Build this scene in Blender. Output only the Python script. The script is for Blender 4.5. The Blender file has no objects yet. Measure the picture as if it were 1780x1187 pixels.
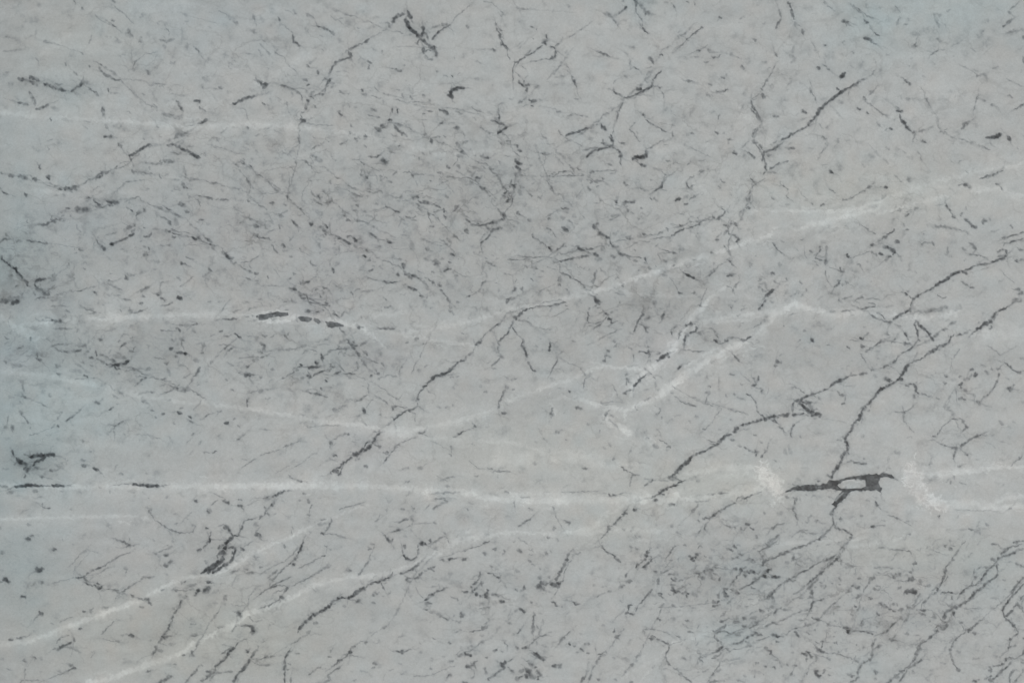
import bpy, math, random
import numpy as np

# ------------------------------------------------------------------ scene, camera, light
scene = bpy.context.scene
R = math.radians
W, H = 1.78, 1.187                       # metres of stone that the photograph shows
SUN_EL, SUN_AZ = R(58), R(-40)

cam_data = bpy.data.cameras.new("camera")
cam = bpy.data.objects.new("camera", cam_data)
scene.collection.objects.link(cam)
cam_data.lens = 70
cam_data.sensor_width = 36
cam_data.clip_start = 0.05
cam_data.clip_end = 200
TOP = 0.02
cam.location = (W / 2, -H / 2, TOP + W * 70 / 36)
cam.rotation_euler = (0, 0, 0)
scene.camera = cam

world = bpy.data.worlds.new("World")
scene.world = world
world.use_nodes = True
wn = world.node_tree
bg = wn.nodes["Background"]
sky = wn.nodes.new("ShaderNodeTexSky")
sky.sky_type = 'NISHITA'
sky.sun_disc = False
sky.sun_elevation = SUN_EL
sky.sun_rotation = math.pi / 2 - SUN_AZ
sky.air_density = 0.6
sky.dust_density = 5.0
wn.links.new(sky.outputs[0], bg.inputs[0])
bg.inputs[1].default_value = 0.10

sun_data = bpy.data.lights.new("sun", 'SUN')
sun_data.energy = 1.5
sun_data.angle = R(14)
sun_data.color = (1.0, 0.95, 0.88)
sun = bpy.data.objects.new("sun", sun_data)
scene.collection.objects.link(sun)
sun.rotation_euler = (0, math.pi / 2 - SUN_EL, SUN_AZ)

scene.cycles.filter_width = 1.05
scene.view_settings.view_transform = 'Standard'
scene.view_settings.look = 'None'
scene.view_settings.exposure = 0.0
scene.view_settings.gamma = 1.0
scene.view_settings.use_curve_mapping = False

# ------------------------------------------------------------------ the mineral map of the slab
# Every vein, fleck and streak of the stone, in millimetres on the slab's face. Dark traces: width, depth of
# colour, then points (a quarter of a millimetre, from the corner given by the @ line). They end up as
# attributes on the slab's own vertices.
BASE = (0.398, 0.434, 0.421)              # pale ground of the stone
WIDTH = 0.74
DARK = """
@ 0 0
4 40 505 0 520 35
6 45 560 50 572 70
8 22 262 25 268 35
6 50 770 0 785 25
5 32 805 60 845 92
3 20 785 40 805 60 845 92 890 135 925 170
3 18 650 100 700 145 765 180
6 50 770 172 795 188
6 15 150 180 156 186
8 18 860 225 900 260
7 28 880 205 885 235 915 260
9 28 965 260 968 285
6 35 25 262 65 264
4 22 630 240 622 275 612 300
5 15 20 355 100 350 200 330
7 15 180 325 195 335
6 25 245 400 260 425
6 32 448 436 450 450
5 50 615 455 618 462
4 28 500 490 535 520
7 28 680 460 690 490
7 45 690 490 740 525 800 550 830 545
3 20 830 550 870 600 915 640 960 680 1010 715 1075 750
6 18 910 625 945 675
5 60 742 612 745 630
4 20 745 638 820 648
8 50 125 540 185 558
9 48 205 530 270 555
7 35 200 555 260 590
8 60 300 575 345 592
8 55 350 600 385 612
8 60 400 615 455 625
5 30 370 570 400 590 430 580
6 48 485 635 530 605 570 570
9 30 560 560 610 580
6 50 605 600 635 628
5 50 640 625 680 660
6 35 195 635 215 655 235 695 240 720
7 45 120 705 190 720
6 40 240 755 300 735 335 715
3 18 330 725 400 690
8 18 350 735 400 760
7 40 705 735 715 770 708 800
7 28 725 850 742 885
5 50 345 815 350 830
8 14 430 825 500 835
5 22 570 830 620 838
12 14 830 860 885 905
6 50 710 935 770 945
7 42 810 985 835 1020
3 28 835 1020 870 1070
6 60 885 1078 945 1045 990 1010 1040 995
5 50 885 1080 905 1105
3 25 905 1105 850 1150 780 1168 700 1187
5 50 270 1140 280 1162
4 35 328 1015 335 1032
3 25 320 968 365 960
8 45 1010 495 1025 505
3 35 910 470 930 425 945 415
3 18 920 425 1000 375 1070 360
4 40 1140 200 1160 218
6 25 1095 275 1150 290 1200 270
7 22 1125 310 1138 325
8 28 1265 100 1290 110
5 40 1345 335 1370 355 1380 380
3 28 1380 380 1395 410
8 12 1230 40 1250 70
3 12 1300 110 1420 145 1500 165
8 22 1400 535 1420 550
6 12 1540 370 1600 405
5 20 1690 370 1730 375
6 35 1740 100 1750 140
8 22 1600 130 1630 170
7 35 1730 215 1765 235
6 48 1500 595 1525 618
4 25 1465 605 1490 615
8 16 1150 600 1175 625
5 15 1170 650 1280 655
5 60 1215 690 1225 705
6 45 1228 700 1235 735 1258 765
6 60 1330 690 1380 705
4 25 1365 735 1420 770
7 60 1600 720 1650 695 1700 672 1780 652
3 22 1640 740 1690 760 1710 830
9 30 1115 785 1180 800 1240 815
6 18 1180 800 1260 800
7 50 1362 855 1425 825
4 30 1300 865 1340 860
9 35 1200 950 1230 920 1265 935
5 20 1280 940 1330 910
7 55 1150 1000 1200 995
7 48 1205 1000 1280 1035 1330 1065
7 62 1310 1055 1372 1085
5 25 1170 1050 1230 1060 1250 1050
4 28 1125 1080 1130 1115
9 40 1120 1105 1200 1115
4 30 1000 1120 1060 1130 1115 1130
5 20 1290 1000 1330 1010
5 22 1440 970 1480 945 1500 975
4 18 1450 1000 1560 1030 1650 1060
5 60 1660 1120 1690 1130
5 62 1715 1135 1735 1155
4 45 1675 1090 1682 1095
5 30 1620 1130 1640 1145
6 25 1265 1140 1275 1187
5 25 1080 870 1090 880
5 15 1040 930 1050 965
5 40 900 1170 925 1187
5 15 1760 1035 1775 1050
4 20 970 640 1000 660
5 45 1758 535 1780 575
5 15 250 200 240 270
6 12 20 500 60 520
7 28 20 520 55 500
@ 450 0
5 45 240 75 248 95
5 38 130 120 150 160
3 25 150 160 190 195 235 230
5 50 232 240 240 290 260 300 285 320
7 28 325 100 380 125
3 20 380 130 400 180
5 48 400 180 450 195 480 210
6 45 480 210 520 245
3 14 510 110 570 160 630 200
8 12 600 150 630 180
9 14 550 270 565 290
3 18 0 300 45 340 80 380
4 30 430 345 440 352
5 45 320 450 355 465
6 55 402 490 410 508
5 50 300 545 335 560
5 50 330 590 345 580
5 15 400 400 340 440
5 25 600 355 625 350
5 60 620 365 635 385
8 62 632 360 632 400
5 52 625 348 650 325 715 300 760 268
5 62 725 292 758 268
5 55 632 395 580 410 530 430 500 465 480 510
3 18 760 268 810 245 840 225
4 30 850 215 885 200
6 38 865 158 890 160 905 195
6 20 750 200 800 175
8 60 920 160 935 125 960 108 1000 98
9 62 1020 80 1030 110 1050 130
7 55 1000 130 1025 165
9 72 1015 150 1035 200 1080 235
8 66 1080 235 1110 260
7 62 1110 260 1160 310
7 50 1160 310 1200 335
8 62 1130 180 1130 215 1120 255
6 40 1130 215 1155 245 1160 270
6 55 1105 265 1090 300
5 45 1075 295 1100 310
5 20 1140 215 1180 200 1200 190
8 52 1190 320 1215 350 1220 390
8 62 1205 355 1222 385
8 68 1130 330 1135 350 1130 370
4 40 1135 360 1160 345 1190 350
5 32 1145 380 1160 410 1200 410
5 58 1190 275 1220 235 1240 215
4 45 1240 215 1290 185 1320 165
9 50 1260 165 1300 180
5 25 1165 195 1250 180
3 25 1320 165 1360 115 1400 80 1450 40
5 18 1250 80 1275 100
9 18 1150 230 1180 220
3 22 1540 10 1600 25 1650 60 1680 95
3 16 1680 95 1660 170
6 55 1650 195 1668 215
3 30 1645 240 1690 270
5 50 1660 300 1700 320 1710 330
3 22 1740 0 1765 40 1780 70
5 30 1430 180 1440 192
5 48 740 420 775 435
5 45 930 480 985 492
3 30 890 465 960 485
5 20 640 450 660 460
6 12 830 120 760 130
7 55 0 560 30 600
9 66 20 580 65 580 30 610
6 35 0 655 25 655
3 20 65 575 130 565
5 38 150 585 200 605 250 625 290 650
6 60 460 590 480 555 500 545
8 50 490 575 520 575
6 30 500 600 525 595
3 28 480 590 440 620 420 640
8 66 415 650 440 650
4 40 370 665 410 648
7 66 355 665 372 680
6 66 328 690 340 700
5 45 290 650 300 680
5 45 315 720 330 750
4 60 320 740 330 750
6 42 385 730 395 740
4 35 190 700 195 740
3 28 195 740 210 780
5 50 25 712 40 720
4 30 620 715 625 735
6 25 660 740 665 745
6 48 550 775 570 790
4 25 570 790 560 810
10 66 292 830 325 835
6 60 288 820 300 830
3 22 325 850 400 860 510 865
4 22 25 890 70 875
5 16 480 920 475 950
6 50 270 940 280 985
3 20 280 985 230 1030
6 22 210 1055 235 1025
7 30 235 1035 245 1045
3 25 550 640 600 625
3 30 790 600 830 635
3 25 840 640 950 670 1000 685
5 36 945 615 965 622
6 55 1040 665 1050 680
3 30 1050 665 1085 660
5 40 1130 655 1135 660
5 35 770 750 815 765
5 66 918 755 920 772
5 66 953 758 957 775
4 40 1130 745 1160 740
5 50 1130 785 1145 780
5 40 1160 765 1195 770
3 25 1060 720 1160 740
4 45 1230 755 1290 770 1310 790
6 60 1280 765 1298 780
4 28 1350 765 1400 785
4 30 1490 760 1510 770
8 70 890 825 912 825
5 35 910 840 985 860
6 50 930 860 960 900 1000 920
5 40 1000 920 1020 945
6 50 835 875 870 850
9 45 800 880 840 900
6 48 850 880 880 860
5 25 900 920 950 940
8 66 1305 655 1325 670
11 78 1325 625 1325 665
8 74 1325 625 1360 605 1410 605
6 70 1345 630 1370 620
3 30 1335 575 1350 595
5 62 1650 790 1655 820
5 58 1600 830 1650 850 1700 865
5 50 1650 840 1655 800
6 72 1640 925 1670 900 1710 875
7 35 1700 870 1735 865
3 25 1460 740 1530 770
5 30 1580 770 1600 790
7 45 1240 850 1270 848
6 28 1300 855 1350 850
9 48 1340 880 1375 885
4 50 1355 875 1365 895
6 50 1520 880 1550 890
5 25 1550 900 1600 920
7 55 1180 950 1190 985
4 48 1190 950 1250 940
4 40 1270 938 1280 942
5 45 720 935 745 940
6 50 660 955 675 965
5 45 555 995 580 985
6 25 1350 990 1400 1000
9 35 1355 990 1370 1010
7 42 1380 1025 1400 1040
5 38 1400 985 1440 970
8 66 1755 1000 1780 1015
5 45 1705 970 1725 975
4 40 1660 300 1700 325
7 55 365 1070 400 1085
9 22 390 1090 430 1110
3 25 230 1090 310 1110 380 1160
4 38 315 1105 345 1135
4 40 760 1075 800 1085
7 60 800 1085 830 1065
12 62 840 1110 878 1100
14 58 850 1105 870 1115
4 20 640 1095 700 1100
4 40 700 1110 730 1135
4 38 770 1150 800 1165
4 22 890 1040 950 1050
5 40 1085 1080 1105 1095
3 25 1105 1095 1130 1110
6 48 1520 1070 1580 1090
5 42 1500 1110 1525 1125
6 50 1290 1145 1310 1155
6 28 1470 1150 1540 1165
8 25 1360 1070 1400 1080
8 30 1370 1140 1380 1160
9 66 1765 1100 1780 1115
5 28 1650 970 1670 1000
8 70 1772 1150 1780 1160
3 20 940 320 1100 325 1230 330
3 15 1450 340 1620 345
7 40 1612 340 1625 350
6 20 1500 420 1520 435
3 45 1745 560 1745 470 1760 440
6 60 1760 430 1780 425
4 25 1270 520 1300 530
4 50 1325 520 1330 528
5 28 1222 485 1232 495
6 12 1450 540 1540 545
@ 900 0
4 60 0 440 15 415 50 390
3 22 0 320 40 275
3 20 0 340 80 260
4 52 45 385 85 375 130 345 165 315
4 35 40 390 90 345
8 66 180 290 190 300
9 30 160 290 215 275
5 55 195 240 205 275
8 20 190 260 210 280
4 55 215 325 250 325 260 340
4 45 260 320 290 300
5 50 220 405 260 390 262 350
3 40 80 425 140 415 220 405
4 30 30 460 50 475
3 25 45 545 70 520
5 28 0 60 70 68
2 16 0 60 200 75 400 90
6 40 345 35 352 45
4 25 10 70 25 110
5 38 90 180 110 190
4 40 125 210 135 200
3 25 95 260 110 270
3 28 350 260 390 235 440 205 500 160
4 40 420 215 440 205
8 15 550 155 570 165
5 55 0 555 20 580 50 600
8 55 50 590 80 585
8 45 60 600 65 630
5 30 265 535 330 520
6 55 368 520 385 555
7 60 385 550 405 600
2 25 330 440 355 480 365 510
4 28 320 445 345 465
6 55 560 360 600 380
5 50 600 380 640 395
6 20 540 350 560 360
9 30 590 90 640 110
5 42 635 110 670 150 690 180
7 45 670 145 680 160
5 50 690 95 720 80 750 45
6 55 820 0 810 50
5 60 800 0 830 30
3 38 810 50 815 90 835 120 860 145
7 35 830 10 870 60 880 100
5 45 850 40 880 80
5 30 880 100 930 95
8 40 885 85 920 100
10 14 860 10 960 20
6 60 855 190 880 220
5 62 870 210 895 235
3 25 860 150 855 190
5 45 1070 40 1085 65
5 30 1010 15 1025 22
5 45 1165 12 1170 18
5 45 1212 25 1220 32
7 35 1090 250 1115 265
3 45 1090 340 1130 310 1170 265 1220 225 1270 190
6 45 1220 230 1235 220
6 42 1090 330 1110 318
5 45 1260 185 1275 195
4 22 1060 370 1095 340
6 60 1385 120 1398 128
2 25 1370 160 1385 130
6 50 1620 270 1635 280
6 60 1230 350 1260 345
3 38 1260 345 1305 310
5 32 1210 390 1250 395
6 50 1335 395 1375 400
5 40 1370 395 1400 375
5 35 1285 435 1310 420
4 16 1320 450 1350 455
9 14 1125 395 1170 410
8 12 930 310 960 335
7 28 900 400 930 415
7 55 905 395 935 440
4 60 975 380 995 388
4 20 725 350 765 385
6 20 760 320 800 330
4 30 765 480 800 460
4 45 790 455 840 488
4 25 770 400 770 470
3 20 880 475 930 460
6 55 733 522 748 530
4 50 990 490 960 515 935 545
6 60 925 545 930 590
6 62 925 590 880 620 820 650
5 55 820 650 780 665 725 675
5 55 660 630 700 655 720 670
7 28 655 600 660 640
3 20 655 580 680 550 700 540
9 78 820 610 840 615
5 55 850 625 890 615
4 40 800 690 810 665
6 45 960 595 980 605
3 30 980 625 1000 645 1005 680
5 40 920 590 960 600
7 52 1155 555 1195 565
5 20 1200 570 1260 580
5 35 1310 580 1340 590
6 42 1400 535 1420 535
6 55 1405 635 1450 615
5 30 1365 630 1380 635
6 25 1300 650 1320 665
7 20 1300 640 1320 660
7 42 1540 460 1555 475
5 25 1535 760 1555 720
5 50 1378 820 1388 790
6 62 75 690 120 685
9 66 95 700 130 690
5 50 95 725 105 730
3 30 15 735 70 720
7 35 265 765 290 775
5 38 340 800 375 790
5 40 425 795 455 800
3 22 375 780 425 795
2 20 140 730 260 750 290 775
5 20 690 740 710 705
5 38 690 745 705 715
3 28 690 760 670 840 655 900
6 80 640 925 645 960
6 70 635 940 655 980
6 55 650 980 650 1010
6 55 585 985 620 1005 650 1010
5 42 580 990 590 960
5 60 645 1015 690 1030 705 1060
7 60 705 1050 712 1090
4 48 708 1090 712 1140
5 62 620 1015 560 1030 510 1045 485 1065 470 1090
5 30 450 1040 500 1020 560 1025
5 60 330 935 370 915 410 905 460 890 500 875
8 62 495 882 530 865
4 40 530 865 570 855
7 62 570 855 585 880 605 895
5 45 285 905 298 925
3 35 300 925 345 960
3 22 380 970 450 1010
8 12 500 900 550 920
5 22 690 980 740 985
6 40 715 985 740 990
8 62 785 1095 820 1080 870 1085
9 66 820 1085 880 1080 885 1040
4 30 885 1030 960 985 1010 965
5 52 150 1055 210 1060
7 45 185 1050 215 1058
3 22 1175 1010 1240 1040 1330 1080
7 55 0 1030 20 1040
9 75 0 1125 25 1125
9 60 0 1150 20 1180
7 66 840 1130 880 1145
5 40 400 1160 440 1175
8 45 625 1130 650 1142
5 48 770 890 790 910
3 35 790 910 840 980
3 35 770 880 800 850 810 840
6 66 862 790 880 805
4 50 880 825 940 865
3 40 940 865 1020 910
5 40 1060 910 1070 950
3 20 1060 950 1000 980
4 22 815 905 825 920
5 20 1060 860 1080 870
5 42 1190 912 1205 920
5 45 1365 912 1375 920
7 50 1440 960 1470 965
5 30 1450 970 1450 985
8 50 1480 1050 1500 1060
5 50 1575 1045 1635 1090
4 25 1660 880 1610 940
4 18 1430 1075 1440 1080
5 45 1610 965 1650 985
5 45 1615 950 1620 900 1640 890
4 22 1540 1020 1590 970
3 35 1655 990 1690 1040
5 55 1695 1040 1690 1080 1680 1110
5 48 1700 1045 1740 1030 1780 1005
3 35 1770 450 1720 545 1680 610
5 45 1670 610 1680 620
9 48 1680 650 1690 670
3 30 1655 650 1610 690
5 45 1605 690 1605 720 1640 765
6 45 1640 770 1670 830
3 35 1600 700 1605 730
5 45 1765 360 1780 390
6 45 1765 800 1780 810
7 30 1250 1170 1290 1175
5 20 930 1160 1000 1170
5 15 20 1187 100 1130
@ 1330 0
5 55 155 10 180 60
3 48 180 60 195 110 200 140
6 45 175 70 195 120
6 30 200 160 215 185
3 20 200 160 260 190
7 50 255 205 262 240
4 28 90 60 105 100 110 130
4 48 108 125 90 160 75 200
8 22 200 320 190 370
6 22 165 380 210 400 180 430
7 38 70 365 80 390
3 20 320 290 350 340
7 25 345 345 360 360
3 18 360 360 375 400
7 60 360 460 372 470
3 40 390 440 430 465
6 45 425 465 445 485
7 72 515 540 550 500
5 50 405 312 412 316
5 35 600 358 608 362
3 22 680 555 740 510 760 480
5 45 690 545 640 565
5 62 650 565 600 590 540 625
7 66 540 625 500 655 460 680 435 700
5 60 480 670 430 710 390 745
9 64 425 710 380 750 355 800
6 66 365 770 340 810 300 860
7 72 295 865 305 855
4 50 300 870 240 895 175 925
5 60 210 915 150 940 110 965
7 66 165 935 190 920
5 45 125 975 80 1015 0 1050
4 35 80 970 30 1000
5 60 490 610 505 620
3 25 400 1020 360 1100
8 45 390 940 420 960
5 30 415 960 430 1010
3 20 430 1010 390 1040
8 38 300 610 325 640
3 30 310 560 320 600
4 25 325 640 345 680 355 710
6 30 155 590 180 560
8 26 130 690 160 690
4 35 0 560 20 540
8 55 60 800 80 805
8 60 260 770 280 775
5 20 210 790 230 780
4 15 220 840 290 810
7 62 635 745 655 750
5 58 700 775 712 780
6 60 675 670 688 685
5 38 705 710 720 715
4 30 720 720 800 780 850 810
5 35 780 770 820 790
4 35 710 660 750 620 765 600
7 40 730 635 745 625
2 30 765 600 780 575
6 35 770 835 790 870
6 60 855 880 868 888
4 30 820 900 840 880
4 22 880 830 900 810
7 60 910 760 935 765
6 50 900 735 920 760
6 66 920 790 935 830
7 70 935 825 965 865
7 72 960 865 1005 910
7 48 1015 915 1035 910
5 50 1035 920 1020 960
5 25 1050 910 1110 895 1160 870
6 62 1085 970 1105 985
9 30 1080 970 1110 980
3 30 935 530 960 545
5 50 955 545 1000 585
4 25 930 650 935 690
9 28 970 680 1000 690
5 25 835 1018 850 1025
5 20 975 1075 990 1085
5 40 1050 1040 1065 1065
4 22 940 1030 970 1060
3 32 1065 1065 1075 1105
7 50 1210 905 1230 915
3 30 1230 900 1250 885
4 22 1270 1095 1290 1115
5 42 1330 1120 1355 1105
5 52 1345 890 1385 855
8 45 1360 860 1400 845
4 40 1390 845 1430 820
9 74 1520 948 1550 945
9 78 1550 948 1590 940 1615 922
7 40 1545 975 1560 1000
9 58 1670 940 1685 965
6 42 1675 660 1695 670
5 50 1465 650 1450 690
3 32 1450 690 1435 770
6 32 1490 690 1520 700
6 40 1555 715 1590 735
3 40 1715 755 1780 715
6 30 1740 740 1780 720
5 20 1080 525 1095 530
5 30 540 140 590 180
7 50 530 145 580 155
5 55 675 135 710 165
4 45 560 150 560 180
5 50 640 60 660 80
7 45 700 260 740 290
6 58 675 260 735 285
5 42 745 300 775 310
4 55 755 235 785 245
4 30 720 190 760 240
6 18 730 200 770 240
3 25 600 40 640 60
4 22 570 20 630 70 700 110 750 130
5 32 400 10 420 35
3 22 420 40 480 80
3 22 890 40 930 90
5 30 920 130 900 180
5 20 980 130 990 145
9 20 1010 235 1060 240
8 45 1015 315 1035 320
4 42 1035 290 1030 330
6 22 1160 90 1180 150 1200 190
6 22 690 20 700 60
7 25 1180 265 1210 290
5 45 1135 385 1165 360
5 40 1160 360 1190 345
4 25 1200 345 1250 350
3 18 1270 320 1330 300
9 14 1140 430 1160 440
6 22 830 375 850 385
6 18 745 410 760 425
4 40 1630 190 1660 165 1700 130
5 45 1665 165 1700 130
4 28 1680 70 1750 10
7 32 1670 80 1690 100
6 25 1480 220 1500 215
10 15 1480 215 1490 235
6 28 1650 235 1720 220 1780 200
6 22 1690 240 1730 230
3 18 1410 330 1450 360
2 15 1500 380 1560 320
6 55 1772 245 1780 270
5 38 1775 390 1780 440
7 20 1430 480 1470 495
6 28 1450 530 1500 510 1530 545
4 22 1560 480 1610 460
3 18 1330 440 1470 520
3 18 1660 540 1720 575 1780 600
5 55 440 1178 465 1187
6 28 130 1018 170 1025
6 45 170 1018 205 1022
6 20 300 1020 330 1025
6 30 500 960 505 980
2 20 500 980 470 1020
5 45 30 1165 60 1145 100 1120
4 32 100 1130 160 1105
9 35 10 1070 40 1065
8 12 720 1060 750 1090
6 22 560 970 580 965
4 25 365 850 400 885
9 18 500 700 540 705
@ 0 295
5 40 0 25 40 28
9 55 60 35 95 45
8 42 120 45 190 62
7 58 230 62 245 68
3 25 250 80 330 110 410 135
9 72 332 50 340 60
8 45 405 130 420 140
9 58 445 125 480 130 520 110
7 60 450 135 470 130
8 45 500 120 530 145
6 50 435 170 445 178
5 25 370 180 400 175
4 48 0 125 25 160 60 172
3 22 60 172 110 180
8 50 175 165 182 180
6 52 660 48 685 30 720 18
7 50 660 50 670 42
3 20 640 150 650 130 690 115
2 25 780 165 820 130 860 90
8 55 905 10 935 18
3 30 850 90 940 75 975 70
6 28 860 95 840 120
7 20 1000 140 1030 130
5 35 580 190 630 200
6 55 590 190 630 195
5 50 640 210 660 230 690 250
8 40 660 255 710 262
5 45 700 262 740 240 775 245
8 55 735 220 790 228
10 58 780 228 820 225
5 22 730 210 810 215
3 30 860 225 890 210 940 200
5 20 860 262 900 270
5 55 895 272 915 290
7 55 935 315 965 295
8 40 945 295 970 290
6 45 985 265 990 280
6 50 455 268 485 268
6 28 420 290 445 288
11 40 520 275 600 270
9 22 520 285 630 278
5 55 255 380 320 375 370 350
8 60 355 350 375 358
9 35 400 335 445 350
5 50 360 350 410 335
10 35 260 375 300 378
9 15 195 400 240 385
3 22 360 350 360 320 400 320
6 35 875 405 920 375
8 42 880 400 930 375
9 60 885 455 920 440
6 40 900 430 930 405
5 50 880 465 820 490 780 515
7 68 755 518 805 498
6 50 750 520 790 505
4 32 655 465 670 500 700 540
8 55 700 535 715 542
6 25 660 470 680 475
4 28 725 455 780 440 795 420
6 22 740 450 770 440
7 35 35 440 55 460
5 40 0 500 30 475 70 480
8 32 110 490 150 492
4 38 175 485 220 492 330 508
8 28 200 490 240 495
2 18 330 510 400 515 570 540
5 35 545 548 570 552
5 12 600 360 610 375
7 14 110 590 210 600
10 10 100 560 180 555
8 12 150 620 190 650
5 55 0 590 20 620 50 650
6 58 50 650 100 685 130 720 160 755
6 55 160 755 185 780 190 800
9 25 110 695 130 740 165 760
7 55 245 770 265 755 310 750
5 45 245 770 240 800 280 825
9 40 245 815 290 830
8 50 290 750 320 750
5 40 280 820 310 855
8 52 305 860 340 862
6 32 230 850 240 855
9 40 370 715 375 760
9 32 355 760 385 750
2 15 390 720 480 660
8 14 470 730 490 740
6 25 350 900 400 892
5 40 360 935 380 935
3 20 380 935 480 940
6 32 455 968 475 975
10 50 0 905 60 900
8 55 55 898 90 900
9 62 80 920 130 900
8 22 60 880 150 880
4 50 580 950 610 965 665 978
8 50 370 1035 420 1045
6 55 350 1030 390 1050
4 20 300 1040 420 1030
4 20 690 1015 730 1015
7 42 400 1098 430 1095
4 25 430 1095 500 1090
7 22 580 950 640 960
5 52 645 840 660 855
4 32 740 785 790 805 840 830
6 20 760 790 810 810
4 45 845 885 900 900
5 22 780 860 830 865
6 32 980 820 970 835
7 50 860 735 875 748
7 28 880 720 900 725
5 45 960 830 1000 820 1025 805
6 42 980 868 1000 878
6 25 1060 852 1120 850
6 55 1070 855 1100 865
6 50 1105 880 1140 890
4 50 1125 885 1135 905
9 65 1228 882 1248 890
4 30 1100 935 1150 930 1190 915
5 30 1150 930 1180 920
5 45 960 918 980 915
4 32 900 985 940 985 985 965
5 35 945 975 980 965
8 30 890 965 900 985
6 20 680 1020 720 1018
4 25 740 1110 790 1092
5 20 890 1075 920 1070
4 20 670 1110 685 1100
6 35 685 1165 700 1170
5 60 1000 455 1025 460
5 35 1020 460 1045 430
5 22 1050 410 1100 410
7 45 1140 420 1160 425
4 22 1080 310 1150 345
9 45 1150 350 1175 375
9 18 1200 330 1220 380
4 48 1140 265 1175 280
6 48 1145 262 1175 282
6 50 1250 90 1270 110 1288 135
4 22 1170 68 1230 75
6 38 1290 170 1300 190
8 18 1265 10 1275 40
8 48 1230 225 1275 240
9 38 1225 240 1275 250
6 40 1275 285 1290 290
5 38 1365 175 1390 185
4 30 1400 185 1465 200
6 40 1430 190 1460 205
4 30 1480 205 1570 205
6 45 1535 200 1560 205
6 22 1520 130 1535 145
5 25 1645 210 1670 212
4 48 1690 50 1710 80 1725 110
8 40 1700 65 1720 110
3 20 1640 0 1690 50
3 30 1725 110 1705 180 1740 195
6 45 1370 345 1395 350
5 20 1355 360 1370 365
5 12 1420 375 1450 370
6 42 1190 465 1200 470
4 50 1180 435 1240 452
4 40 1285 462 1330 468
8 72 1325 470 1345 478
2 22 1345 480 1430 510
5 50 1430 515 1480 525
4 25 1480 525 1510 520
7 62 1535 560 1560 590 1580 610
6 50 1575 610 1610 600
4 30 1580 620 1600 650 1625 635
6 60 1238 642 1278 655
6 62 1440 685 1452 700
5 22 1395 735 1440 705
3 28 1240 800 1290 770 1330 740
6 22 1225 745 1240 755
4 35 1055 637 1100 635
8 40 990 580 1010 590
4 30 1010 560 1005 600
5 42 1020 530 1025 550
3 22 960 500 980 490
3 20 1100 520 1180 520
6 22 820 545 850 550
4 15 1380 650 1400 660
6 50 1748 710 1775 715
5 40 1690 745 1720 755
3 25 1720 755 1780 770
6 30 1720 660 1730 690
3 25 1650 640 1720 630 1780 590
5 20 1670 600 1690 605
4 38 1655 365 1670 355
3 30 1680 330 1750 345 1770 370
6 30 1690 330 1740 350
8 45 1745 380 1780 400
8 42 1735 440 1760 450
3 22 1600 250 1650 290
3 22 1590 880 1540 940 1520 985
5 25 1710 960 1770 940
6 32 1725 950 1765 940
5 25 1600 980 1660 960
4 25 1430 910 1450 905
4 42 1530 1028 1600 1025 1635 1018
6 40 1530 1028 1560 1030
5 35 1675 1005 1710 1010
4 60 1765 1010 1780 1020
5 60 1320 1070 1360 1055
5 50 1230 1070 1275 1072
6 52 1220 1095 1235 1110
9 18 1240 1070 1300 1070
4 35 1100 1100 1130 1108
3 25 1130 1108 1220 1110
6 30 1325 1105 1340 1120
5 38 1510 1115 1525 1110
5 55 1610 1120 1640 1145
6 62 1635 1145 1655 1162
4 30 1530 1145 1600 1140
6 35 1185 1170 1210 1165
6 40 1230 1160 1270 1175
5 25 890 1160 910 1155
4 20 1700 1140 1780 1155
@ 450 295
G 56 0 1000 30 995 90 985 130 975 200 985 205 1000 190 1008 130 1010 80 1022 20 1040 -8 1035
G 54 268 1015 290 1008 340 1008 370 1020 365 1040 330 1048 290 1040
G 44 380 1015 410 1030 428 1050 410 1062 390 1050 378 1035
G 54 452 1045 500 1045 550 1055 585 1070 580 1080 530 1080 500 1090 470 1075
3 60 0 1025 40 1005 120 985 190 990
3 58 5 1035 60 1022 120 1005
3 58 280 1020 330 1015 362 1030
3 58 470 1060 520 1062 578 1075
4 40 0 30 30 50
5 25 0 30 20 40
4 25 95 100 120 120 155 150
2 30 210 60 205 130 195 210
5 55 192 180 198 200
2 22 0 165 80 165 180 155
7 55 75 230 100 235
6 35 170 240 185 245
4 28 0 245 45 270
5 35 35 260 45 275
7 40 140 318 170 322
3 32 130 300 150 315
4 22 150 310 200 280
9 72 408 188 420 195
5 50 375 205 395 225
3 40 370 200 400 225 440 240
9 45 460 225 500 220
6 25 450 240 500 235
4 28 350 200 390 215
4 22 270 260 310 280
5 38 285 265 305 280
6 60 230 345 245 370
7 52 240 365 265 395
2 25 265 395 270 430
8 70 355 370 368 376
6 58 455 385 465 400
7 40 425 395 450 400
5 42 450 440 465 442
5 55 490 420 505 450
4 45 500 445 525 458
5 60 545 468 580 485
6 62 580 485 630 510
6 50 600 460 640 465
7 58 650 470 680 500
9 16 660 510 720 500
4 45 135 385 145 405
3 28 60 435 110 405
10 10 0 370 60 400
4 35 0 465 60 470 90 485
5 20 0 460 30 465
4 28 85 515 110 555 130 575
9 72 160 520 180 528
6 20 170 560 190 560
7 25 405 500 425 540
5 28 545 520 555 560
3 18 550 560 555 590
2 22 560 575 620 560 650 565
7 15 600 540 620 560
3 25 200 455 215 468
5 35 210 595 225 598
2 18 250 550 330 575 360 600
3 35 355 620 355 645 400 665
5 22 350 640 380 660
7 60 505 680 515 700
3 25 515 670 550 640
5 20 530 640 550 650
6 38 240 715 250 722
3 15 100 680 150 740
3 28 60 795 140 800
5 20 60 790 90 797
8 50 285 780 310 775
6 48 310 775 355 765
3 25 355 765 400 730
5 45 200 812 230 820
9 55 235 820 260 828
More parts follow.
